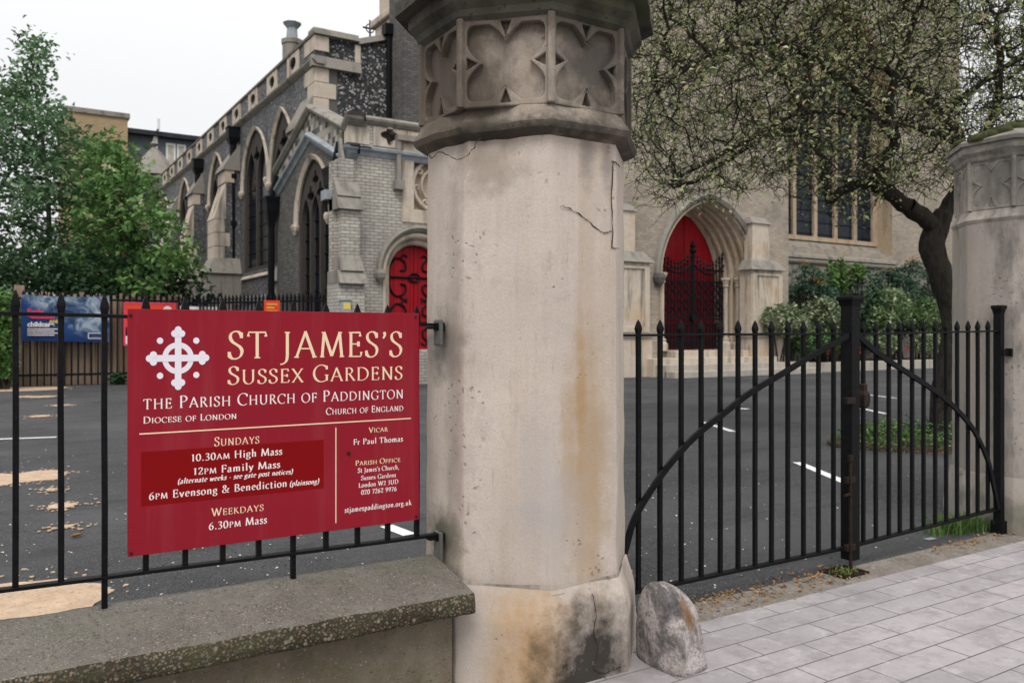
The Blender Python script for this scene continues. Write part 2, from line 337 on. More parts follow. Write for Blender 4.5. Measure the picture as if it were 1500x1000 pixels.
M['bark'] = bark('dark_bark', (.040, .034, .029)); M['bark_pale'] = bark('grey_bark', (.10, .09, .075))
def leaf(name, stops, rough=.6, trans=.25):
    m, t, b = new_mat(name); g = nd(t, 'NewGeometry')
    c = ramp(t, g.outputs['Random Per Island'], stops); fin(t, b, c, rough)
    b.inputs['Specular IOR Level'].default_value = .3
    tr = nd(t, 'BsdfTranslucent'); t.links.new(c, tr.inputs['Color'])
    ms = nd(t, 'MixShader'); ms.inputs[0].default_value = trans
    o = t.nodes['Material Output']; t.links.new(b.outputs[0], ms.inputs[1]); t.links.new(tr.outputs[0], ms.inputs[2]); t.links.new(ms.outputs[0], o.inputs[0])
    return m
M['leaf_apple'] = leaf('sparse_pale_leaves', trans=.4, stops=[(0, (.08, .11, .045)), (.3, (.22, .27, .10)), (.65, (.42, .46, .21)), (.93, (.60, .60, .38)), (1, (.5, .33, .19))])
M['leaf_birch'] = leaf('feathery_green_leaves', [(0, (.045, .10, .045)), (.6, (.105, .20, .09)), (1, (.21, .33, .16))])
M['leaf_lime'] = leaf('bright_green_leaves', [(0, (.05, .125, .032)), (.6, (.115, .23, .06)), (1, (.21, .35, .11))])
M['leaf_dark'] = leaf('dark_green_leaves', [(0, (.014, .038, .018)), (.6, (.036, .080, .034)), (1, (.075, .14, .06))])
M['leaf_varieg'] = leaf('variegated_leaves', [(0, (.05, .10, .045)), (.45, (.11, .17, .085)), (.62, (.32, .36, .21)), (1, (.48, .50, .34))])
M['leaf_mahonia'] = leaf('blue_green_leaflets', [(0, (.03, .075, .05)), (.6, (.07, .14, .09)), (1, (.13, .21, .14))])
M['leaf_fresh'] = leaf('fresh_green_leaves', [(0, (.05, .12, .025)), (.6, (.11, .22, .05)), (1, (.2, .32, .09))])
M['blossom'] = leaf('cream_blossom', [(0, (.55, .45, .30)), (1, (.70, .62, .45))])
M['flower_orange'] = leaf('orange_flower', [(0, (.35, .16, .04)), (1, (.50, .28, .09))])
M['flower_red'] = leaf('red_flower', [(0, (.45, .02, .01)), (1, (.65, .06, .03))])
M['grass'] = leaf('grass_blades', [(0, (.05, .12, .025)), (.7, (.11, .21, .05)), (1, (.24, .28, .1))])
M['clad_blue'] = simple('blue_grey_cladding', (.12, .14, .165), .12, .5, .5, .1)
M['petal'] = simple('pale_petals', (.50, .47, .40), .3, 3, .8, 0)
def banner_mat():
    m, t, b = new_mat('blue_banner_print'); v = coords(t); s = nd(t, 'SeparateXYZ'); t.links.new(v, s.inputs[0])
    n = noise(t, v, 2.2, 5, .6, 1.5)
    pic = ramp(t, n, [(.36, (.012, .03, .085)), (.5, (.07, .12, .21)), (.62, (.28, .34, .42)), (.75, (.5, .55, .6))])
    blue = ramp(t, noise(t, v, 1.2, 2), [(.3, (.012, .04, .15)), (.7, (.025, .075, .23))])
    k = ramp(t, math_(t, 'ADD', math_(t, 'SUBTRACT', s.outputs[0], math_(t, 'MULTIPLY', math_(t, 'SUBTRACT', 1.1, s.outputs[2]), 1.6)), math_(t, 'MULTIPLY', n, .6)), [(.45, 0.0), (.85, 1.0)])
    c = mix(t, k, blue, pic); c = mix(t, ramp(t, s.outputs[2], [(.05, .8), (.5, 0.0)]), c, (.012, .035, .13))
    fin(t, b, c, .45); bump(t, b, noise(t, v, 1.5, 2), .3, .1); return m
M['banner'] = banner_mat()

# ------------------------------------------------------------------ mesh helpers
class MB:
    def __init__(s): s.v = []; s.f = []; s.m = []
    def add(s, vs, fs, mi=0):
        o = len(s.v); s.v += [tuple(q) for q in vs]; s.f += [tuple(i+o for i in f) for f in fs]; s.m += [mi]*len(fs); return s
    def box(s, x0, x1, y0, y1, z0, z1, mi=0):
        vs = [(x, y, z) for z in (z0, z1) for y in (y0, y1) for x in (x0, x1)]
        return s.add(vs, [(0, 2, 3, 1), (4, 5, 7, 6), (0, 1, 5, 4), (2, 6, 7, 3), (0, 4, 6, 2), (1, 3, 7, 5)], mi)
    def hexa(s, a, b, mi=0):     # two matching quads a, b
        return s.add(list(a)+list(b), [(3, 2, 1, 0), (4, 5, 6, 7), (0, 1, 5, 4), (1, 2, 6, 5), (2, 3, 7, 6), (3, 0, 4, 7)], mi)
    def loft(s, rings, mi=0, caps=True):
        n = len(rings[0]); vs = [p for r in rings for p in r]; fs = []
        for k in range(len(rings)-1):
            for i in range(n):
                j = (i+1) % n; fs.append((k*n+i, k*n+j, (k+1)*n+j, (k+1)*n+i))
        if caps: fs.append(tuple(reversed(range(n)))); fs.append(tuple((len(rings)-1)*n+i for i in range(n)))
        return s.add(vs, fs, mi)
    def tube(s, pts, rad, n=6, mi=0, flat=None, caps=True):
        pts = [Vector(p) for p in pts]; rings = []
        if not hasattr(rad, '__len__'): rad = [rad]*len(pts)
        up = None
        for i, p in enumerate(pts):
            d = (pts[min(i+1, len(pts)-1)]-pts[max(i-1, 0)])
            if d.length < 1e-9: d = Vector((0, 0, 1))
            d.normalize()
            if up is None:
                up = Vector((0, 1, 0)) if abs(d.y) < .9 else Vector((1, 0, 0))
            a = (up - d*up.dot(d)).normalized(); b = d.cross(a); up = a
            r = rad[i]; fl = flat or 1
            rings.append([p + a*(r*fl*math.cos(2*math.pi*(k+.5)/n)) + b*(r*math.sin(2*math.pi*(k+.5)/n)) for k in range(n)])
        return s.loft(rings, mi, caps)
    def plate(s, outer, holes, mp, d0, d1, mi=0, mside=None):
        """flat shape with holes in (u, v), mapped to space by mp(u, v, d) and extruded from depth d0 to d1"""
        def clean(l): return [p for i, p in enumerate(l) if abs(p[0]-l[i-1][0])+abs(p[1]-l[i-1][1]) > 1e-5]
        loops = [clean(l) for l in [outer]+list(holes)]; flat = [p for l in loops for p in l]; n = len(flat)
        fc = []; k = 0
        for l in loops: fc.append(list(range(k, k+len(l)))); k += len(l)
        cv, _, cf, *_r = delaunay_2d_cdt([Vector((p[0], p[1])) for p in flat], [], fc, 2, 1e-6)
        nc = len(cv); s.add([mp(p[0], p[1], d0) for p in cv]+[mp(p[0], p[1], d1) for p in cv], [tuple(t) for t in cf]+[tuple(nc+i for i in reversed(t)) for t in cf], mi)
        s.add([mp(p[0], p[1], d0) for p in flat]+[mp(p[0], p[1], d1) for p in flat], [], mi); o = len(s.v)-2*n; k = 0; ms = mi if mside is None else mside
        for l in loops:
            for i in range(len(l)):
                a = k+i; b = k+(i+1) % len(l); s.f.append((o+a, o+b, o+n+b, o+n+a)); s.m.append(ms)
            k += len(l)
        return s
    def islands(s):
        p = list(range(len(s.v)))
        def fd(i):
            while p[i] != i: p[i] = p[p[i]]; i = p[i]
            return i
        key = {}
        for i, v in enumerate(s.v):
            k = tuple(round(c, 4) for c in v)
            if k in key: p[fd(i)] = fd(key[k])
            else: key[k] = i
        for f in s.f:
            for i in f[1:]: p[fd(i)] = fd(f[0])
        g = {}
        for f, m in zip(s.f, s.m): g.setdefault(fd(f[0]), []).append((f, m))
        o = []
        for fl in g.values():
            b = MB(); mp = {}
            for f, m in fl:
                for i in f:
                    if i not in mp: mp[i] = len(b.v); b.v.append(s.v[i])
                b.f.append(tuple(mp[i] for i in f)); b.m.append(m)
            o.append(b)
        return o
    def each(s, name, mats, root, part=None, **k):
        for b in s.islands():
            o = b.build(name, mats, root, **k)
            if part is not None: o.parent = part
    def build(s, name, mats, parent=None, loc=(0, 0, 0), smooth=False, bevel=0, seg=2, fix=True):
        me = bpy.data.meshes.new(name); l = Vector(loc)
        if parent is not None: l = parent.location
        me.from_pydata([(v[0]-l[0], v[1]-l[1], v[2]-l[2]) for v in s.v], [], s.f)
        if not isinstance(mats, (list, tuple)): mats = [mats]
        for m_ in mats: me.materials.append(m_)
        me.polygons.foreach_set('material_index', s.m)
        if fix:
            import bmesh
            bm = bmesh.new(); bm.from_mesh(me); bmesh.ops.remove_doubles(bm, verts=bm.verts, dist=1e-5); bmesh.ops.recalc_face_normals(bm, faces=bm.faces); bm.to_mesh(me); bm.free()
        if smooth: me.polygons.foreach_set('use_smooth', [True]*len(me.polygons))
        me.update()
        o = bpy.data.objects.new(name, me); sc.collection.objects.link(o)
        if parent is not None: o.parent = parent
        else: o.location = l
        if bevel:
            b = o.modifiers.new('bevel', 'BEVEL'); b.width = bevel; b.segments = seg; b.limit_method = 'ANGLE'; b.angle_limit = R(35)
        if smooth == 'auto': pass
        return o
class EV(Vector): pass
def sub(o, part):
    """hang an already built piece (in world coordinates) under a part that sits at its thing's origin"""
    o.parent = part; return o
def tag(o, label=None, cat=None, group=None, kind=None):
    if label: o['label'] = label
    if cat: o['category'] = cat
    if group: o['group'] = group
    if kind: o['kind'] = kind
    return o
def thing(name, label, cat, loc, group=None):
    o = bpy.data.objects.new(name, None); sc.collection.objects.link(o); o.location = loc; o.empty_display_size = .2
    return tag(o, label, cat, group)
def subpart(mb, name, mats, part, root, **k):
    """a piece one level below a part: the part's own origin is the thing's origin"""
    o = mb.build(name, mats, root, **k); o.parent = part; return o
def struct(o): o['kind'] = 'structure'; return o
def cat_rom(p, n=6, closed=False):
    p = [Vector(q) for q in p]; o = []; m = len(p)
    for i in range(m if closed else m-1):
        if closed: a, b, c, d = p[i-1], p[i], p[(i+1) % m], p[(i+2) % m]
        else: a, b, c, d = p[max(i-1, 0)], p[i], p[i+1], p[min(i+2, m-1)]
        for k in range(n):
            t = k/n; o.append(.5*((2*b)+(c-a)*t+(2*a-5*b+4*c-d)*t*t+(3*b-a-3*c+d)*t**3))
    if not closed: o.append(p[-1])
    return o
def MX(X): return lambda u, v, d: (X+d, u, v)
def MY(Y): return lambda u, v, d: (u, Y+d, v)
def arch(u0, u1, z0, zs, za, n=10):
    """pointed arch outline from the sill, counter-clockwise"""
    h = (u1-u0)/2; c = (u0+u1)/2; r = za-zs; pts = [(u0, z0), (u1, z0)]
    # each side an arc through (u1, zs) vertical there and reaching (c, za)
    rad = (h*h+r*r)/(2*h)
    ang = math.atan2(r, h-rad) if rad > 0 else 0
    ang = math.acos(max(-1, min(1, (rad-h)/rad)))
    for k in range(n+1):
        a = ang*k/n; pts.append((u1-rad+rad*math.cos(a), zs+rad*math.sin(a)))
    for k in range(n-1, -1, -1):
        a = ang*k/n; pts.append((u0+rad-rad*math.cos(a), zs+rad*math.sin(a)))
    return pts
def arch_line(u0, u1, zs, za, n=12): return arch(u0, u1, zs, zs, za, n)[2:]
def circ(u, v, r, n=14, rz=None): return [(u+r*math.cos(2*math.pi*k/n), v+(rz or r)*math.sin(2*math.pi*k/n)) for k in range(n)]
def quatre(u, v, r, n=24): return [(u+r*(.78+.22*math.cos(4*a))*math.cos(a), v+r*(.78+.22*math.cos(4*a))*math.sin(a)) for a in [2*math.pi*k/n for k in range(n)]]

# ================================================================== SETTING
def sheet(name, x0, x1, y0, y1, z, m, depth=.3):
    b = MB().box(x0, x1, y0, y1, z-depth, z); return struct(b.build(name, m))
sheet('ground', -400, 600, -60, 900, -.03, M['soil'], .5)
sheet('car_park', -30, 60, 3.65, 36, -.004, M['asphalt'], .02)
sheet('pavement', -20, 40, -12, 3.385, 0, M['paving'], .02)
sheet('gate_threshold', 2.9, 7.0, 3.39, 3.645, -.002, M['cobble'], .02)
def marking(pts, m=M['white']):
    b = MB(); b.hexa([(x, y, .001) for x, y in pts], [(x, y, .004) for x, y in pts]); return struct(b.build('road_marking', m))
def mark_px(a, b, wd):
    p = Vector(P(*a, Z=0)[:2]); q = Vector(P(*b, Z=0)[:2]); d = (q-p).normalized(); n = Vector((-d.y, d.x))*wd/2
    marking([p+n, p-n, q-n, q+n])
mark_px((-60, 645), (83, 640), .10); mark_px((1168, 677), (1240, 707), .12); mark_px((1030, 618), (1074, 632), .12)
mark_px((1262, 598), (1298, 606), .12); mark_px((1272, 578), (1312, 583), .10); mark_px((566, 770), (600, 783), .12); mark_px((1083, 598), (1096, 599), .2)
# ================================================================== GATE PILLARS
def oct_ring(cx, cy, a, z, per=7, h=.40, rough=0, seed=0, chip=None, chamfer=.025):
    """octagon (apothem a) with worn corners; h: half-width of the square faces as a share of a"""
    vs = []; k = a*h
    cs = [(a, -k), (a, k), (k, a), (-k, a), (-a, k), (-a, -k), (-k, -a), (k, -a)]
    for i in range(8):
        p = Vector(cs[i]); q = Vector(cs[(i+1) % 8])
        for j in range(per):
            t = chamfer*.4+(1-chamfer*.8)*j/(per-1); vs.append(p.lerp(q, t))
    o = []
    for p in vs:
        s = 1
        if rough:
            nn = mnoise.noise(Vector((p.x*4+seed, p.y*4, z*4)))+.5*mnoise.noise(Vector((p.x*13+seed, p.y*13, z*13)))
            s += nn*rough/a
        if chip:
            d = (Vector((p.x, p.y, z))-Vector(chip[0])).length/chip[1]
            if d < 1: s -= (1-d)**.6*chip[2]*(1+.5*mnoise.noise(Vector((p.x*20, p.y*20, z*20))))
        o.append((cx+p.x*s, cy+p.y*s, z))
    return o
def pillar(cx, cy, label, ms, cracks, seed, chip=None, group='octagonal stone gate pillars', ck=1.0):
    mp, mb_, mc, mr = ms
    t = thing('gate_pillar', label, 'pillar', (cx, cy, 0), group)
    def loft(prof, name, m, rough, n=1, ch=None):
        b = MB(); rings = []
        for (z0, a0), (z1, a1) in zip(prof, prof[1:]):
            st = max(1, int(abs(z1-z0)/.05)) if n > 1 else 1
            for k in range(st): rings.append(oct_ring(cx, cy, a0+(a1-a0)*k/st, z0+(z1-z0)*k/st, rough=rough, seed=seed, chip=ch))
        rings.append(oct_ring(cx, cy, prof[-1][1], prof[-1][0], rough=rough, seed=seed, chip=ch))
        b.loft(rings); o = b.build(name, m, t, smooth=True)
        o.data.set_sharp_from_angle(angle=R(28)); return o
    loft([(-.05, .545), (.28, .545), (.30, .542), (.405, .512), (.44, .502)], 'base', mb_, .010, 2)
    sh = loft([(.435, .485), (.45, .488), (2.52, .482), (2.56, .48)], 'shaft', mp, .005, 2, chip)
    loft([(.37, .50), (.40, .508), (.42, .504), (.44, .496), (.452, .488), (.466, .478)], 'mortar_joint', M['mortar'], .016, 2)
    for pts in cracks:
        cb = MB()
        pl = cat_rom([P(x, y, Y=cy-(.4885 if f == 'Y' else .547)) if f != 'D' else pillar_diag(cx, cy, x, y) for f, x, y in pts], 5)
        pl = [p+Vector((random.uniform(-1, 1)*.005, 0, random.uniform(-1, 1)*.005)) for p in pl]
        cb.tube(pl, [.0010+.0022*random.random() for _ in pl], 4)
        subpart(cb, 'crack', M['crack'], sh, t)
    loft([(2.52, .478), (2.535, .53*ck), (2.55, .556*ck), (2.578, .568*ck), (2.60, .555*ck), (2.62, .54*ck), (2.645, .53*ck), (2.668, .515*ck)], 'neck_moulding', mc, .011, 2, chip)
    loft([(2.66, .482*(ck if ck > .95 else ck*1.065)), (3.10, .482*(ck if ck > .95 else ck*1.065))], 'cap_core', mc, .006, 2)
    a = .522*ck; k = a*.40
    cs = [(a, -k), (a, k), (k, a), (-k, a), (-a, k), (-a, -k), (-k, -a), (k, -a)]
    for i in range(8):
        p = Vector((*cs[i], 0)); q = Vector((*cs[(i+1) % 8], 0)); W = (q-p).length; ux = (q-p).normalized(); nn = Vector((ux.y, -ux.x, 0))
        mid = (p+q)/2+Vector((cx, cy, 2.865))
        hw, hh = W/2-.0, .205
        def mpf(u, v, d): return mid+ux*u+Vector((0, 0, v))-nn*d
        def quad(p0, c, p1, n=5): return [((1-s)**2*p0[0]+2*s*(1-s)*c[0]+s*s*p1[0], (1-s)**2*p0[1]+2*s*(1-s)*c[1]+s*s*p1[1]) for s in [j/n for j in range(n)]]
        A = hw-.030; B = hh-.028; cu, cv = A-.075, B-.085
        q1 = quad((0, cv), (.022, B-.035), (A*.42, B), 6)+[(A*.42, B)]+quad((A*.78, B), (A, B), (A, B*.78))+[(A, B*.78)]+quad((A, B*.50), (A-.012, .04), (cu, 0), 6)
        q2 = [(u, -v) for u, v in reversed(quad((0, cv), (.022, B-.035), (A*.42, B), 6)[1:]+[(A*.42, B)]+quad((A*.78, B), (A, B), (A, B*.78))+[(A, B*.78)]+quad((A, B*.50), (A-.012, .04), (cu, 0), 6))]
        q2 = [(cu, 0)]+q2+[(0, -cv)]
        right = q1+q2; left = [(-u, -v) for u, v in right]
        hole = right+left
        tri = []
        for sgn in (1, -1):
            tri.append([(-.026, sgn*(B+.012)), (.026, sgn*(B+.012)), (0, sgn*(cv+.028))])
            tri.append([(sgn*(A+.004), -.03), (sgn*(A+.004), .03), (sgn*(cu+.026), 0)])
        b = MB(); b.plate([(-hw, -hh), (hw, -hh), (hw, hh), (-hw, hh)], [hole]+tri, mpf, 0, .045)
        pn = b.build('tracery_panel', mc, t, bevel=.006)
        r = Vector((cx, cy, 0))+p*1.006
        d = Vector((p.x, p.y, 0)).normalized(); e_ = Vector((-d.y, d.x, 0))
        mb2 = MB(); prof = [(-.022, -.03), (-.017, .008), (0, .016), (.017, .008), (.022, -.03)]
        mb2.loft([[r+e_*x+d*y+Vector((0, 0, z)) for x, y in prof] for z in (2.662, 3.075)]); mb2.build('mullion', mc, t, bevel=.004)
    loft([(3.06, .52*ck), (3.08, .545*ck), (3.11, .555*ck), (3.14, .59*ck), (3.155, .595*ck), (3.20, .59*ck), (3.21, .57*ck)], 'cornice', mr, .008, 1)
    loft([(3.20, .575), (3.205, .635), (3.27, .635), (3.285, .62), (3.62, .22), (3.70, .08)] if ck > .95 else [(3.20, .50), (3.205, .535), (3.235, .54), (3.25, .52), (3.33, .30), (3.35, .08)], 'weathered_cap', mr, .008, 1)
    return t
def pillar_diag(cx, cy, px, py):
    """point at a pixel on the face that looks to the lower left"""
    a = .487; k = a*.40; p0 = Vector((cx-a, cy-k)); p1 = Vector((cx-k, cy-a)); d = p1-p0; n = Vector((d.y, -d.x)); r = ray(px, py)
    t = (n.dot(p0))/(n.x*r[0]+n.y*r[1]); return Vector((r[0]*t, r[1]*t, EYE+r[2]*t))-Vector((.002, .002, 0))
PX_, PY_ = 2.372, 3.62
pillar(PX_, PY_, 'tall octagonal pale stone gate pillar with tracery cap, beside the red church sign', (M['pillar'], M['pillar_base'], M['cap_stone'], M['roof_stone']),
    [[('D', 640+x*.32, 180+y*.32) for x, y in ((-60, 95), (-20, 160), (15, 130), (85, 165), (140, 150), (170, 110), (200, 70))],
     [('Y', 820, 302), ('Y', 835, 305), ('Y', 856, 320), ('Y', 872, 332), ('Y', 886, 340), ('Y', 895, 339)],
     [('Y', 897, 237), ('Y', 896.5, 300), ('Y', 897, 362)], [('Y', 896, 237), ('Y', 903, 239), ('Y', 908, 246)], [('Y', 897, 362), ('Y', 906, 364)],
     [('B', 868, 868), ('B', 873, 900), ('B', 870, 925), ('B', 876, 950), ('B', 871, 978), ('B', 885, 985), ('B', 910, 975)]], 3.1,
    ((-.46, -.25, 2.55), .24, .12), ck=.97)
pillar(7.55, 3.76, 'grey octagonal gate pillar at the right edge, behind the gate hinge post', (M['pillar_grey'], M['pillar_grey_base'], M['pillar_grey'], M['pillar_grey']), [], 8.4, ck=.87)
mo = MB()
for i in range(150):
    a_ = random.uniform(0, 6.28); rr = random.uniform(.1, .51); x = 7.53+rr*math.cos(a_); y = 3.76+rr*math.sin(a_); z = 3.25+(.52-rr)*.36
    s = random.uniform(.03, .07); mo.loft([[(x+s*k*math.cos(q), y+s*k*math.sin(q), z+h) for q in [j*1.047 for j in range(6)]] for k, h in ((1, -.03), (.9, .015), (.4, .035))])
tag(mo.build('moss', M['moss'], smooth=True), 'dark green moss growing on top of the right gate pillar', 'moss', kind='stuff')
# guard stone: rounded granite block leaning at the foot of the pillar
gx, gy = 2.785, 3.04
g = MB(); rings = []
for k in range(17):
    q = k/16; z = .40*math.sin(q*math.pi/2); s = (max(0, 1-(z/.403)**2.6))**.5
    rg = []
    for j in range(36):
        a_ = 2*math.pi*j/36; x, y = math.cos(a_), math.sin(a_)
        x = math.copysign(abs(x)**.8, x); y = math.copysign(abs(y)**.8, y)
        rad = 1+.06*mnoise.noise(Vector((x*1.5, y*1.5, z*5)))+.03*mnoise.noise(Vector((x*5, y*5, z*14)))
        s2 = max(s, (max(0, 1-(z/.403)**9))**.5*.98) if x < 0 else s
        rg.append((gx+(.215*x if x > 0 else .065*x)*s2*rad, gy+.17*y*s*rad+.04*z/.42, z*(1+.03*mnoise.noise(Vector((x*2, y*2, 9))))-.01))
    rings.append(rg)
g.loft(rings); o = g.build('guard_stone', M['granite'], loc=(gx, gy, 0), smooth=True)
tag(o, 'rounded granite guard stone at the foot of the pale gate pillar', 'guard stone')

# ================================================================== DWARF WALL, RAILINGS
FY = 3.63
t = thing('boundary_wall', 'low concrete wall with sloped mossy coping under the railings', 'wall', (0, 3.5, 0))
def grid_strip(prof, x0, x1, n, mats, name, rough):
    b = MB(); m = len(prof); vs = []
    for i in range(n+1):
        x = x0+(x1-x0)*i/n
        for (y, z, _) in prof:
            dn = mnoise.noise(Vector((x*6, y*9, z*9)))*rough+mnoise.noise(Vector((x*25, y*25, z*25)))*rough*.6
            vs.append((x, y+dn, z+dn*.7))
    for j in range(m-1):
        fs = [(i*m+j, i*m+j+1, (i+1)*m+j+1, (i+1)*m+j) for i in range(n)]
        b.f += fs; b.m += [prof[j][2]]*len(fs)
    b.v = vs; return b.build(name, mats, t, smooth=True, fix=False)
cp = grid_strip([(3.38, .368, 1), (3.245, .362, 1), (3.236, .375, 1), (3.238, .41, 1), (3.246, .446, 1), (3.252, .452, 0), (3.31, .466, 0), (3.39, .484, 0), (3.47, .502, 0), (3.55, .518, 0), (3.64, .533, 0), (3.70, .525, 0), (3.73, .505, 0), (3.745, .45, 0), (3.745, .36, 0), (3.66, .36, 0)], -2.2, 1.842, 160, [M['coping'], M['coping_face']], 'coping', .005)
cp.data.set_sharp_from_angle(angle=R(60))
MB().box(-2.2, 1.795, 3.37, 3.66, -.05, .365).build('wall_body', M['wall_face'], t)

def spear(b, x, y, z, s=.011, h=.085):
    """flattened spear point on a square bar"""
    prof = [(s, 0), (s*1.15, .012), (s*1.45, .03), (s*1.3, h*.5), (s*.75, h*.78), (.001, h)]
    b.loft([[(x-r, y-r*.8, z+k), (x+r, y-r*.8, z+k), (x+r, y+r*.8, z+k), (x-r, y+r*.8, z+k)] for r, k in prof])
def bar_mesh(x, y, z0, z1, s=.0105):
    b = MB(); k = [z0, z0+(z1-z0)*.33, z0+(z1-z0)*.66, z1]; dx = [0, random.uniform(-.002, .002), random.uniform(-.002, .002), 0]
    b.loft([[(x+d-s, y-s, z), (x+d+s, y-s, z), (x+d+s, y+s, z), (x+d-s, y+s, z)] for z, d in zip(k, dx)]); spear(b, x, y, z1, s*1.05); return b
def rail(b, p, q, wy=.02, hz=.007, sag=.003, n=16):
    rings = []
    for i in range(n+1):
        s = i/n; c = Vector(p).lerp(Vector(q), s); c.z += sag*mnoise.noise(Vector((c.x*3, 0, c.z)))
        rings.append([(c.x, c.y-wy, c.z-hz), (c.x, c.y+wy, c.z-hz), (c.x, c.y+wy, c.z+hz), (c.x, c.y-wy, c.z+hz)])
    return b.loft(rings)
t = thing('railing', 'black spiked iron railing on the low wall carrying the red church sign', 'railing', (0, FY, .53))
zt = lambda x: 1.685-.017*x; zb = lambda x: .658-.0135*x
b = MB(); rail(b, (-2.2, FY, zt(-2.2)), (1.86, FY, zt(1.86))); b.build('top_rail', M['iron'], t, bevel=.002)
b = MB(); rail(b, (-2.2, FY, zb(-2.2)), (1.87, FY, zb(1.87))); b.build('lower_rail', M['iron'], t, bevel=.002)
for i in range(-15, 12):
    x = .086+.1505*i; long_ = i in (2, 7, -3, -8, -13)
    bar_mesh(x, FY, (.515 if long_ else zb(x)-.006), zt(x)+.004).build('bar', M['iron'], t)
for z, l in ((zt(1.86), .06), (zb(1.86), .10)):
    b = MB().box(1.80, 1.885, FY-.022, FY+.022, z-.02, z-.007); b.box(1.845, 1.88, FY-.03, FY+.03, z-.03, z+.012); b.build('wall_bracket', M['iron'], t, bevel=.003)
for z, h in ((zt(1.86)-.03, .07), (zb(1.86)-.06, .10)):
    MB().box(1.846, 1.862, FY-.05, FY+.03, z-h, z+h*.8).build('mortar_patch', M['stone_dark'], t, bevel=.007)

